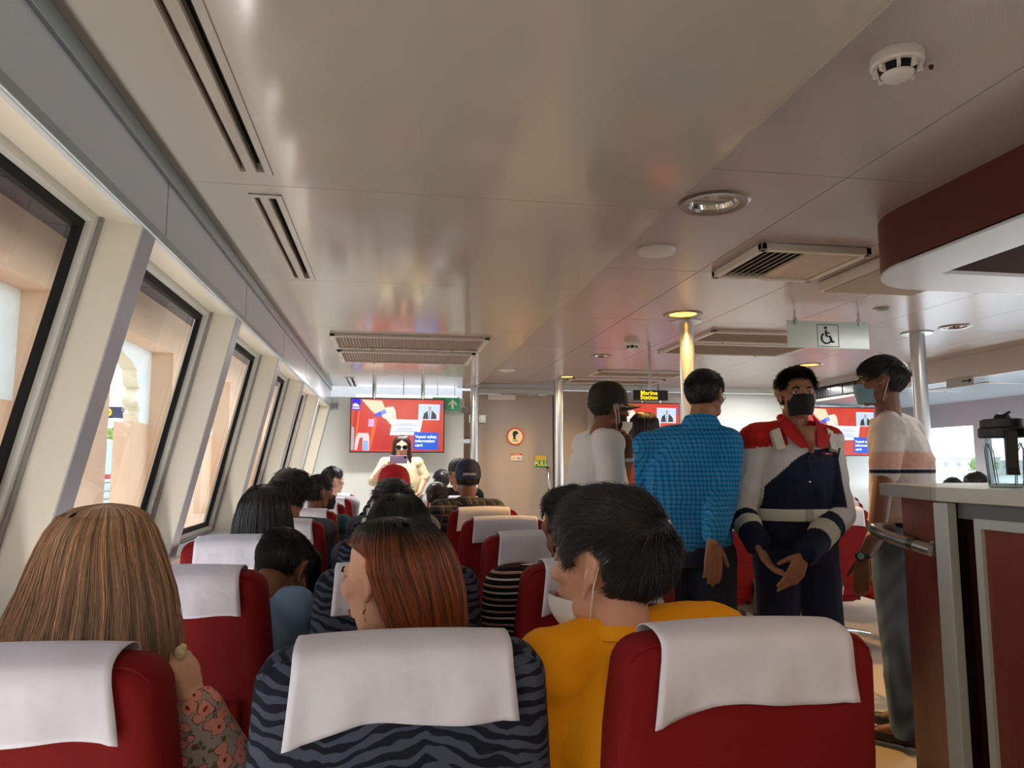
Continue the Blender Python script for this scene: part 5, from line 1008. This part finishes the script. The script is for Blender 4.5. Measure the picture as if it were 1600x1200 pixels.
# 5.. women and men further ahead
t5, M5 = sit('woman with sleek black hair to her shoulders in the third row by the window', 414, 753, 3.22, 0, 6, 'tan', mNeut[2], 'none', col=C0); hair_long(t5, M5, mHB, [(.12, .01, .02, 0, 0), (.112, .05, .06, 0, -.01), (.09, .075, .09, 0, -.015), (.05, .095, .11, 0, -.02), (-.02, .112, .118, 0, -.02), (-.10, .122, .12, 0, -.025), (-.22, .13, .12, 0, -.03)], n=3500, gap=50, gapz=.05, th=.0016, seed=15, shade=(.5, .9))
t6, M6 = sit('man with wavy swept-back black hair in the fourth row by the window', 456, 731, 4.13, 0, -5, 'tan', mNeut[0], 'none', col=C0); hair_short(t6, M6, mHB, n=3200, L=.075, lift=.3, th=.0022, seed=6, puff=(.010, .008, .006), tab=[(-.12, -.14), (-.05, -.12), (-.03, -.06), (.03, -.01), (.06, .05), (.12, .06)])
t7, M7 = sit('woman with black face mask and tied hair, fifth row by the window', 499, 740, 5.03, 0, -58, 'brown', mNeut[4], 'short', seed=7, col=C0, th=.002); mask(t7, M7, mMaskB); prim_part('hair_bun', [ell((0, -.12, .0), (.035, .03, .04))], mHB, t7, M7)
t8, M8 = sit('boy with short black hair turned right near the left front wall', 521, 728, 6.83, 0, -62, 'light', mNeut[3], 'short', seed=8, col=C0, th=.0026, hn=900)
t9, M9 = sit('person in a red cap in the middle column in front of the woman filming', 616, 728, 4.13, 0, 0, 'brown', mNeut[0], 'none', col=C1); cap_hat(t9, M9, mat('cap_red', (206, 26, 44), .7, bump=.001, bscale=100)); hair_short(t9, M9, mHB, n=900, L=.02, th=.0022, seed=10, tab=[(-.12, -.095), (-.06, -.085), (-.035, -.045), (-.018, .0), (.0, .1), (.12, .2)])
t10, M10 = sit('man with cropped black hair in the third row, middle column', 613, 744, 3.23, 0, 8, 'tan', mNeut[0], 'short', seed=11, col=C1, hn=3000, th=.0018)
t11, M11 = sit('woman with long black hair in the second row, behind the copper-haired woman', 622, 765, 2.33, 0, 10, 'tan', mNeut[1], 'none', col=C1); hair_long(t11, M11, mHB, [(.12, .01, .02, 0, 0), (.112, .05, .06, 0, -.01), (.09, .075, .09, 0, -.015), (.05, .092, .108, 0, -.02), (-.02, .100, .112, 0, -.02), (-.12, .108, .11, 0, -.03), (-.25, .11, .11, 0, -.03)], n=5000, gap=50, gapz=.05, th=.0012, seed=16, shade=(.5, 1.0), wave=.003)
t12, M12 = sit('person with dark reddish hair low to the left of the navy cap', 683, 751, 5.93, 0, 0, 'tan', mNeut[1], 'short', mHRed, seed=12, col=.36, th=.0022)
t13, M13 = sit('man with thick black hair far ahead, right of the woman filming', 690, 732, 7.73, 0, 10, 'light', mNeut[3], 'short', seed=13, col=.50, th=.0026, hn=900)
t14, M14 = sit('person in a black cap facing left just beyond the man in the navy cap', 716, 717, 6.83, 0, 55, 'tan', mNeut[2], 'none', col=C2-.03); cap_hat(t14, M14, mat('cap_black', (22, 24, 32), .7)); hair_short(t14, M14, mHB, n=500, L=.015, th=.0024, seed=14, tab=[(-.12, -.095), (-.06, -.085), (-.035, -.045), (-.018, .0), (.0, .1), (.12, .2)])
J15n = at(731, 716, 5.03).z-.012-.26; t15, M15 = sit('man in a navy cap and grey plaid shirt seated in the fifth row', 731, 716, 5.03, -.012, 0, 'brown', mPlaid, 'none', col=C2-.08, gr=.022); cap_hat(t15, M15, mat('cap_navy', (30, 38, 74), .7, bump=.001, bscale=100), txt='JORDAN'); hair_short(t15, M15, mHB, n=700, L=.012, th=.002, seed=17, tab=[(-.12, -.095), (-.06, -.085), (-.035, -.045), (-.018, .0), (.0, .1), (.12, .2)])
mask(t15, M15, mMaskW); collar(t15, (0, .0, J15n), mPlaid, -.045, .01, .095, .068, 8)
t16, M16 = sit('balding man with black curly sides and striped shirt beside the man in mustard', 886, 751, 2.33, 0, 15, 'brown', mStr, 'none', col=C2-.09, gr=.02); hair_short(t16, M16, mHB, n=4500, L=.02, lift=.6, th=.0011, seed=18, puff=(.004, .004, 0), hole=((0, .035, .12), (.062, .085, .06)))
# 17 the woman filming
def stand_at(label, p, rz, h, sk, **k): return None
y = 7.75; p = at(628, 678, y); J = stand(p.z-.01, .165); LO = (p.x, y, 0); R1 = math.pi
w1 = at(612, 724, y-.34); J['wrR'] = L(LO, R1, at(603, 727, y-.36)); J['elR'] = L(LO, R1, at(583, 752, y-.12)); J['wrL'] = L(LO, R1, at(656, 768, y-.1)); J['elL'] = L(LO, R1, at(664, 745, y))
t17, M17 = figure('woman in cream blouse and dark sunglasses filming with a phone by the television', J, LO, R1, 'fair', (0, 4, 0), cloth('cream_blouse', (206, 194, 158)), None, sleeve=1.1, vox=.006, belly=.03, w=1.1, gr=.016, hands={'R': dict(f=tuple(Vector(L(LO, R1, at(622, 719, y-.34)))-Vector(J['wrR'])), n=(.3, -1, 0), curl=(.5, .7, .4), s=.95)})
hair_long(t17, M17, mHRed, [(.118, .01, .02, 0, 0), (.11, .05, .06, 0, -.01), (.08, .08, .09, 0, -.015), (.03, .09, .10, 0, -.02), (-.04, .092, .1, 0, -.02), (-.14, .11, .11, 0, -.01), (-.30, .13, .12, 0, .0)], n=1500, gap=52, gapz=.04, th=.0026, seed=19)
face(t17, M17, sk='fair'); glasses(t17, M17, dark=True); prim_part('chin_mask', [ell((0, .062, -.118), (.045, .035, .022))], mMaskB, t17, M17)
prim_part('wrist_watch', [capsule(np.array(J['wrR'])-np.array((0, 0, .02)), .03, np.array(J['wrR'])-np.array((0, 0, .035)), .031)], mat('watch_rose', (230, 190, 170), .3, metal=.6), t17)
ph = thing('mobile_phone', 'pale lilac phone held sideways by the woman in sunglasses', 'phone', tuple(at(623, 718, y-.40))); obj('case', MB().box(-.085, .085, -.004, .004, -.04, .04, 0, .0035), mat('phone_lilac', (190, 166, 206), .3), ph); obj('camera_bump', MB().box(.05, .075, -.0055, -.004, .01, .034, 0, .001), mat('lens_black', (40, 34, 50), .2), ph)
# 18 man in dark cap, white t-shirt, mask at the chin, profile right
y = 3.62; RZ = R_(-78); p = at(948, 594, y); LO = (p.x-.055, y, 0); J = stand(p.z-.022, .165, 0, .0); J['head'] = (0, .075, p.z-.022-.120); J['neck'] = (0, .015, 1.445); J['chest'] = (0, -.01, 1.26)
J['shR'] = (.16, -.02, 1.375); J['shL'] = (-.16, .02, 1.375); J['elR'] = (.22, -.03, 1.08); J['wrR'] = (.2, .14, .9); J['elL'] = (-.14, .22, 1.18); hw_ = at(983, 714, y-.08); J['wrL'] = L(LO, RZ, hw_); hd = Vector(L(LO, RZ, at(978, 668, y-.08)))-Vector(J['wrL'])
t18, M18 = figure('bearded man in dark cap, white t-shirt and glasses holding his chin', J, LO, RZ, 'brown', (0, 0, 0), mWhiteT, None, sleeve=.75, vox=.005, belly=.03, gr=.022, hands={'L': dict(f=tuple(hd), n=(.3, -.9, .1), curl=(.55, .8, .4), thumb=(.8, .4, .4))})
cap_hat(t18, M18, mat('cap_olive_black', (34, 30, 20), .75, bump=.001, bscale=100)); hair_short(t18, M18, mHBr, n=1200, L=.012, th=.0016, seed=21, tab=[(-.12, -.09), (-.06, -.08), (-.035, -.045), (-.018, .0), (.0, .1), (.12, .2)])
face(t18, M18, sk='brown'); glasses(t18, M18, mSteel)
g_ = np.random.default_rng(4)
def beard(t, M, n=1500, seed=1, th=.001):
    g = np.random.default_rng(seed); a = g.uniform(-1.6, 1.6, n); z = g.uniform(-.115, -.035, n); keep = (np.abs(a) > .75) | (z < -.082) | ((z > -.056) & (z < -.044) & (np.abs(a) < .5)); a, z = a[keep], z[keep]
    sc_ = np.interp(z, [-.115, -.08, -.035], [.75, .95, 1.02]); P = np.stack([.060*np.sin(a)*sc_, .022+.066*np.cos(a)*sc_, z], 1); Q = P+np.stack([.004*np.sin(a), .004*np.cos(a), -.009+0*a], 1); ch, co = [], []; add_strands(ch, co, np.stack([P, (P+Q)/2+.001, Q], 1), th, th*.4, .6+.6*g.random(len(a))); hair_obj('beard', ch, co, mHBr, t, M)
beard(t18, M18); mask(t18, M18@Matrix.Translation((0, .004, -.004))@Matrix.Scale(1.1, 4), mMaskW, 1)
wpos = Vector(J['wrL']); hdn = hd.normalized(); part('wrist_band', MB().tube([wpos-hdn*.024, wpos-hdn*.006], .0335, 16), mWhitePl, t18)
# 19 woman in orange, behind
y = 4.25; p = at(1006, 640, y); J = stand(p.z-.012, .165); LO = (p.x, y, 0)
t19, M19 = figure('woman in orange top with brown hair seen behind between two standing men', J, LO, R_(-30), 'brown', (0, 0, 0), cloth('orange_top', (222, 98, 66)), None, sleeve=1.2, vox=.008)
hair_long(t19, M19, mHBr, [(.118, .01, .02, 0, 0), (.11, .05, .06, 0, -.01), (.08, .08, .09, 0, -.015), (.03, .088, .10, 0, -.02), (-.06, .08, .1, 0, -.03), (-.15, .06, .07, 0, -.05), (-.2, .04, .05, 0, -.06)], n=1800, gap=60, gapz=.04, th=.0018, seed=22)
# 20 man in blue check shirt, seen from behind
y = 3.12; p = at(1100, 571, y); RZ = R_(-28); LO = (at(1068, 700, y).x+.015, y, 0); hl_ = L(LO, RZ, p); J = stand(p.z-.012, .19); J['head'] = (hl_[0]-.0, hl_[1]+.01, p.z-.012-.124); J['neck'] = (hl_[0]*.75, hl_[1]*.5, 1.455); J['shR'] = (.165, -.0, 1.365); J['shL'] = (-.165, .0, 1.350); J['elR'] = L(LO, RZ, at(1128, 775, 2.97)); J['wrR'] = L(LO, RZ, at(1114, 846, 2.86)); J['elL'] = (-.20, .12, 1.12); J['wrL'] = (-.1, .32, 1.08)
t20, M20 = figure('man in a blue check shirt and dark trousers standing with his back turned', J, LO, RZ, 'tan', (-22, 0, 0), mBlueC, mat('navy_trousers', (30, 34, 50), .85, bump=.008, bscale=9), sleeve=1.86, vox=.005, belly=.02, gr=.024, disp=.03, hands={'R': dict(f=(-.02, .08, -1), n=(-.35, .95, 0), curl=(.25, .35, .25), spread=.12, s=1.08)}, neck_r=.056)
hair_short(t20, M20, mHB, n=4500, L=.022, lift=.25, th=.0014, seed=23, tab=[(-.12, -.075), (-.06, -.065), (-.035, -.035), (-.018, .005), (.0, .022), (.03, .018), (.05, .03), (.062, .058), (.12, .066)]); face(t20, M20, sk='tan'); glasses(t20, M20, mSteel)
collar(t20, (J['neck'][0], J['neck'][1]+.004, 1.465), mBlueC, -.045, .022, .098, .068, 10)
part('belt', MB().prism([(J['pelvis'][0]+.186*math.cos(a), .142*math.sin(a)) for a in [k*math.pi/20 for k in range(40)]], .995, 1.02, 'z'), mBlack, t20)
# 21 crewman in overalls facing the camera
y = 3.14; RZ = math.pi; p = at(1240, 569, y); LO = (at(1236, 700, y).x, y, 0); J = stand(p.z-.016, .195); hl_ = L(LO, RZ, p); J['head'] = (hl_[0], .02, p.z-.016-.126); J['neck'] = (hl_[0]*.5, -.0, 1.465); J['shR'] = (.172, 0, 1.385); J['shL'] = (-.172, 0, 1.38)
J['elR'] = L(LO, RZ, at(1158, 800, 3.12)); J['wrR'] = L(LO, RZ, at(1184, 850, 2.93)); J['elL'] = L(LO, RZ, at(1312, 805, 3.05)); J['wrL'] = L(LO, RZ, at(1256, 868, 2.84))
fR = Vector(L(LO, RZ, at(1206, 893, 2.84)))-Vector(J['wrR']); fL = Vector(L(LO, RZ, at(1232, 920, 2.78)))-Vector(J['wrL'])
shL, elL, wrL, shR, elR, wrR = (np.array(J[a], float) for a in ('shL', 'elL', 'wrL', 'shR', 'elR', 'wrR'))
def segd(P, a, b): t = np.clip(((P-a)@(b-a))/((b-a)@(b-a)), 0, 1); return np.linalg.norm(P-a-t[:, None]*(b-a), axis=1), t
NV, WH, RD, RF = lin((26, 32, 54)), lin((214, 210, 206)), lin((196, 36, 32)), lin((214, 210, 190))
def ovcol(P):
    c = np.tile(NV, (len(P), 1)); x, z = P[:, 0], P[:, 2]; edge = 1.335-.16*np.clip((x+.02)/.2, 0, 1)**1.6-.0*x+.03*np.clip(-x/.18, 0, 1)
    c[z > edge] = WH; c[(x > .075) & (z > 1.352+.10*(.19-x))] = RD; c[(x < -.12) & (z > 1.415)] = RD; c[(np.abs(x) < .11) & (z > 1.43) & (P[:, 1] < .09)] = RD
    for a, b, e in ((shL, elL, wrL), (shR, elR, wrR)):
        d1, t_1 = segd(P, a, b); d2, t_2 = segd(P, b, e); arm_ = (np.minimum(d1, d2) < .078) & ((np.abs(x) > .168) | (P[:, 1] > .15)); s_ = np.where(d1 < d2, t_1, 1+t_2); tot = s_/2
        c[arm_ & (tot < .62) & ~((c == RD).all(1) & (tot < .12))] = WH; c[arm_ & (tot >= .62)] = NV; c[arm_ & (tot >= .70) & (tot < .82)] = RF
    return c
t21, M21 = figure('crewman in red, white and navy overalls with a black mask, gesturing with both hands', J, LO, RZ, 'tan', (-14, -2, 0), mPaint, mat('overall_navy', (28, 36, 66), .85, bump=.01, bscale=8), sleeve=1.93, vox=.0042, svox=.0055, gr=.028, disp=.020, shcol=ovcol, belly=.01, neck_r=.058, hs=1.02,
  hands={'R': dict(f=tuple(fR), n=(-.5, .2, .8), curl=(.25, .35, .2), thumb=(.8, .6, .25), s=1.02), 'L': dict(f=tuple(fL), n=(.15, -1, -.3), fingers=[(.15, .3, .2), (.3, .4, .2), (.5, .6, .3), (.6, .7, .3)], thumb=(.85, .75, .1), s=1.04)})
hair_short(t21, M21, mHB, n=5500, L=.032, lift=.5, th=.0014, seed=24, tab=[(-.12, -.07), (-.06, -.06), (-.035, -.035), (-.018, .005), (.0, .022), (.03, .014), (.05, .03), (.062, .062), (.12, .068)], puff=(.0, .002, .006))
face(t21, M21, sk='tan', lips=False); mask(t21, M21, mMaskB, strap=True)
nk = np.array(J['neck']); mb = MB()      # red open collar: two pointed flaps and the band behind the neck
for s in (-1, 1):
    pts = [(.020*s+nk[0], .150, 1.352), (.062*s+nk[0], .152, 1.352), (.112*s+nk[0], .108, 1.415), (.098*s+nk[0], .045, 1.468), (.070*s+nk[0], .045, 1.500), (.050*s+nk[0], .095, 1.455)]
    k = len(mb.v); mb.v += pts+[(a, b+.012, c-.004) for a, b, c in pts]; n = len(pts); mb.f += [tuple(range(k, k+n)), tuple(reversed(range(k+n, k+2*n)))]+[(k+i, k+n+i, k+n+(i+1) % n, k+(i+1) % n) for i in range(n)]; mb.m += [0]*(n+2)
mb.tube([(nk[0]+.062*math.cos(a), nk[1]+.01+.062*math.sin(a), 1.492) for a in [math.pi*1.0+math.pi*k/10 for k in range(11)]], .016, 8); mb.f = [f for f in mb.f]
part('collar', mb, mat('collar_red', (190, 26, 30), .7), t21, None, 40)
def chest_y(x): return .113+.028-.035*(x/.2)**2
mb = MB().add([(nk[0]-.052, .108, 1.448), (nk[0]+.052, .108, 1.448), (nk[0]+.004, .154, 1.325), (nk[0]-.004, .154, 1.325)], [(0, 1, 2, 3)]); mb.v += [(a, b-.02, c) for a, b, c in mb.v]; mb.f += [(7, 6, 5, 4), (0, 4, 5, 1), (1, 5, 6, 2), (2, 6, 7, 3), (3, 7, 4, 0)]; mb.m = [0]*6
part('open_neck', mb, skin('tan'), t21)
pl = np.array(J['pelvis']); bz = 1.03; part('reflective_belt', MB().lathe([(1, 0), (1.012, .004), (1.012, .048), (1, .052)], 40), mat('reflect_cream', (214, 212, 196), .4, bump=.003, bscale=20), t21, Matrix.Translation((0, .002, bz))@Matrix.Diagonal((.196, .158, 1, 1)))
part('belt_buckle', MB().box(.0, .035, .155, .168, bz+.002, bz+.05, 0, .003), mat('reflect_grey', (176, 174, 160), .4), t21)
for s, m_ in ((1, mat('reflect_cream', (214, 212, 196))), (-1, mat('reflect_cream', (214, 212, 196)))): mb = MB().tube([(s*.125, .125, 1.36), (s*.130, .095, 1.42), (s*.128, .03, 1.452)], .006, 4); part('shoulder_strap', MB().add([(s*.108, .148, 1.345), (s*.146, .140, 1.34), (s*.150, .10, 1.425), (s*.115, .11, 1.44), (s*.108, .13, 1.335), (s*.146, .122, 1.33), (s*.150, .08, 1.415), (s*.115, .09, 1.43)], [(0, 1, 2, 3), (4, 7, 6, 5), (0, 4, 5, 1), (1, 5, 6, 2), (2, 6, 7, 3), (3, 7, 4, 0)]), m_, t21, None, False)
part('pen', MB().tube([L(LO, RZ, at(1312, 700, 3.03)), L(LO, RZ, at(1309, 715, 3.03))], .004, 6), mBlack, t21); part('name_patch', MB().box(-.11, -.06, .146, .149, 1.318, 1.328), mat('patch_red', (150, 40, 60), .7), t21); text_mesh('RIA', .010, mWhitePl, t21, M=T(-.085, .1500, 1.323)@Matrix.Rotation(math.pi, 4, 'Z')@FRONT)
mb = MB().tube([(.0+nk[0]+.018*math.cos(a)+.01, .160, 1.30+.016*math.sin(a)) for a in [k*.35 for k in range(19)]], .0016, 6); mb.tube([(nk[0]+.028, .162, 1.315), (nk[0]+.03, .168, 1.25)], .002, 6); part('hung_glasses', mb, mBlack, t21)
part('snap_button', MB().lathe([(.006, 0), (.004, .003), (.001, .003)], 12), mSteel, t21, T(nk[0]+.02, .150, 1.20)@Matrix.Rotation(-math.pi/2, 4, 'X'))
fl = Vector(fL).normalized(); w_ = Vector(J['wrL']); 
# 22 man in striped t-shirt and jeans, back turned three quarters
y = 3.22; RZ = R_(38); p = at(1374, 552, y); LO = (at(1408, 760, y).x, y, 0); hl_ = L(LO, RZ, p); J = stand(p.z-.014, .19); J['head'] = (hl_[0], hl_[1]+.0, p.z-.014-.126); J['neck'] = (hl_[0]*.65, hl_[1]*.6, 1.525); J['shL'] = (-.168, -.01, 1.435); J['shR'] = (.168, .0, 1.44)
J['elL'] = L(LO, RZ, at(1370, 835, 2.98)); J['wrL'] = L(LO, RZ, at(1349, 872, 2.92)); J['anL'] = L(LO, RZ, (at(1412, 1180, 3.2).x-.02, 3.15, .085)); J['anR'] = (.1, .05, .085); J['knL'] = (-.11, .02, .50); J['pelvis'] = (-.045, 0, .97); J['hipL'] = (-.15, 0, .92); J['hipR'] = (.05, 0, .92); J['chest'] = (0, -.015, 1.31)
PK, BKc, T_W = lin((222, 176, 158)), lin((22, 24, 36)), lin((222, 214, 208))
el22 = np.array(J['elL']); sh22 = np.array(J['shL'])
def tcol(P):
    z = P[:, 2].copy(); d, t_ = segd(P, sh22, el22); am = d < .074; c = np.tile(T_W, (len(P), 1)); c[(z < 1.335) & (z > 1.262)] = PK; c[(z < 1.252) & (z > 1.236)] = BKc; c[(z < 1.035) & (z > 1.02)] = PK; c[(z < 1.015) & (z > .955)] = BKc; c[z < .935] = lin((190, 160, 146)); return c
def jcol(P):
    x, y_, z = P[:, 0], P[:, 1], P[:, 2]; n = .5+.5*np.sin(z*37+x*20+3*np.sin(y_*30+z*9)); f = np.clip(.5+.35*n+.35*np.sin(z*6+1)*np.cos(x*14+y_*10), .25, 1.25)[:, None]; return lin((140, 166, 190))*f
t22, M22 = figure('man in a white t-shirt with pink and black stripes and faded jeans, hand in pocket', J, LO, RZ, 'brown', (22, 0, 0), mPaint, attr_mat('denim', .85, .008, 10), sleeve=.40, vox=.005, svox=.006, gr=.024, disp=.018, shcol=tcol, trcol=jcol, hands={'L': dict(f=(.0, .12, -1), n=(1, .1, 0), curl=(.2, .3, .2), s=.95)}, neck_r=.056, hs=1.02, hems=1.05)
hair_short(t22, M22, mHB, n=6000, L=.030, lift=.3, th=.0014, seed=25, puff=(.006, .008, .007), tab=[(-.12, -.075), (-.06, -.065), (-.035, -.04), (-.018, .005), (.0, .022), (.03, .008), (.05, .02), (.062, .052), (.12, .05)]); face(t22, M22, sk='brown', lips=False); mask(t22, M22, mMaskL)
w_ = Vector(J['wrL']); part('wrist_watch', MB().tube([w_+Vector((0, 0, .022)), w_+Vector((0, 0, .0))], .0315, 18), mBlack, t22); wd = Vector(L(LO, RZ, tuple(at(1339, 874, 2.86)))); md = (wd-w_).normalized()
part('watch_face', MB().lathe([(.019, 0), (.021, .004), (.020, .008), (.015, .009), (.001, .009)], 24), mBlack, t22, Matrix.Translation(w_+md*.028+Vector((0, 0, .010)))@md.to_track_quat('Z', 'Y').to_matrix().to_4x4()); part('watch_dial', MB().lathe([(.0145, .0), (.001, .001)], 24), mat('dial_teal', (120, 170, 160), .3), t22, Matrix.Translation(w_+md*.0372+Vector((0, 0, .010)))@md.to_track_quat('Z', 'Y').to_matrix().to_4x4())
part('back_pocket', MB().box(-.165, -.045, -.168, -.155, .80, .93, 0, .004), mat('denim_pocket', (86, 106, 128), .85, bump=.004), t22); part('pocket_tag', MB().box(-.06, -.045, -.172, -.168, .875, .89), mat('patch_red', (150, 40, 60), .7), t22)
# 23-25 seated heads in the right block
t23, M23 = sit('seated man with short dark brown hair between the blue check shirt and the overalls', 1137, 746, 5.63, 0, 0, 'tan', mNeut[2], 'short', mHBr, seed=26, th=.002)
t24, M24 = sit('seated person with dark hair low against the right window, nearer the striped man', 1487, 745, 6.55, 0, 0, 'tan', mNeut[0], 'short', seed=27, th=.002)
t25, M25 = sit('seated balding man with grey-black hair against the right window, beside the blender jar', 1521, 735, 5.63, 0, 10, 'tan', mNeut[3], 'none', mHG, seed=28); hair_short(t25, M25, mHG, n=1500, L=.02, th=.002, seed=28, hole=((0, .04, .12), (.06, .085, .07)))
# folded wheelchair between the men
t = thing('wheelchair', 'folded wheelchair with silver tubes in the aisle behind the men in overalls and striped shirt', 'wheelchair', (2.38, 3.95, 0))
for a, b, r, m_, nm in (((-.12, 0, .76), (.14, -.02, .52), .020, mSteel, 'back_tube'), ((.14, -.02, .52), (.16, 0, .1), .016, mSteel, 'side_tube'), ((-.05, -.1, .40), (.28, -.08, .33), .018, mSteel, 'lower_tube'), ((-.08, -.05, .40), (.12, -.05, .52), .014, mBlack, 'cross_brace'), ((.10, -.08, .46), (.13, -.08, .60), .010, mat('handle_cream', (206, 196, 180), .5), 'brake_lever')): part(nm, MB().tube([a, b], r, 12), m_, t)
part('curved_tube', MB().tube([(-.06, -.08, .39), (.02, -.08, .40), (.08, -.08, .45), (.11, -.08, .50)], .011, 10), mSteel, t); part('brake_block', MB().box(.02, .07, -.1, -.06, .50, .55, 0, .006), mat('handle_cream', (206, 196, 180), .5), t)
for x in (-.08, .2): part('wheel', MB().lathe([(.16, -.012), (.175, -.008), (.175, .008), (.16, .012), (.155, 0), (.16, -.012)], 32), mBlack, t, T(x, .05, .175)@Matrix.Rotation(math.pi/2, 4, 'Y'))
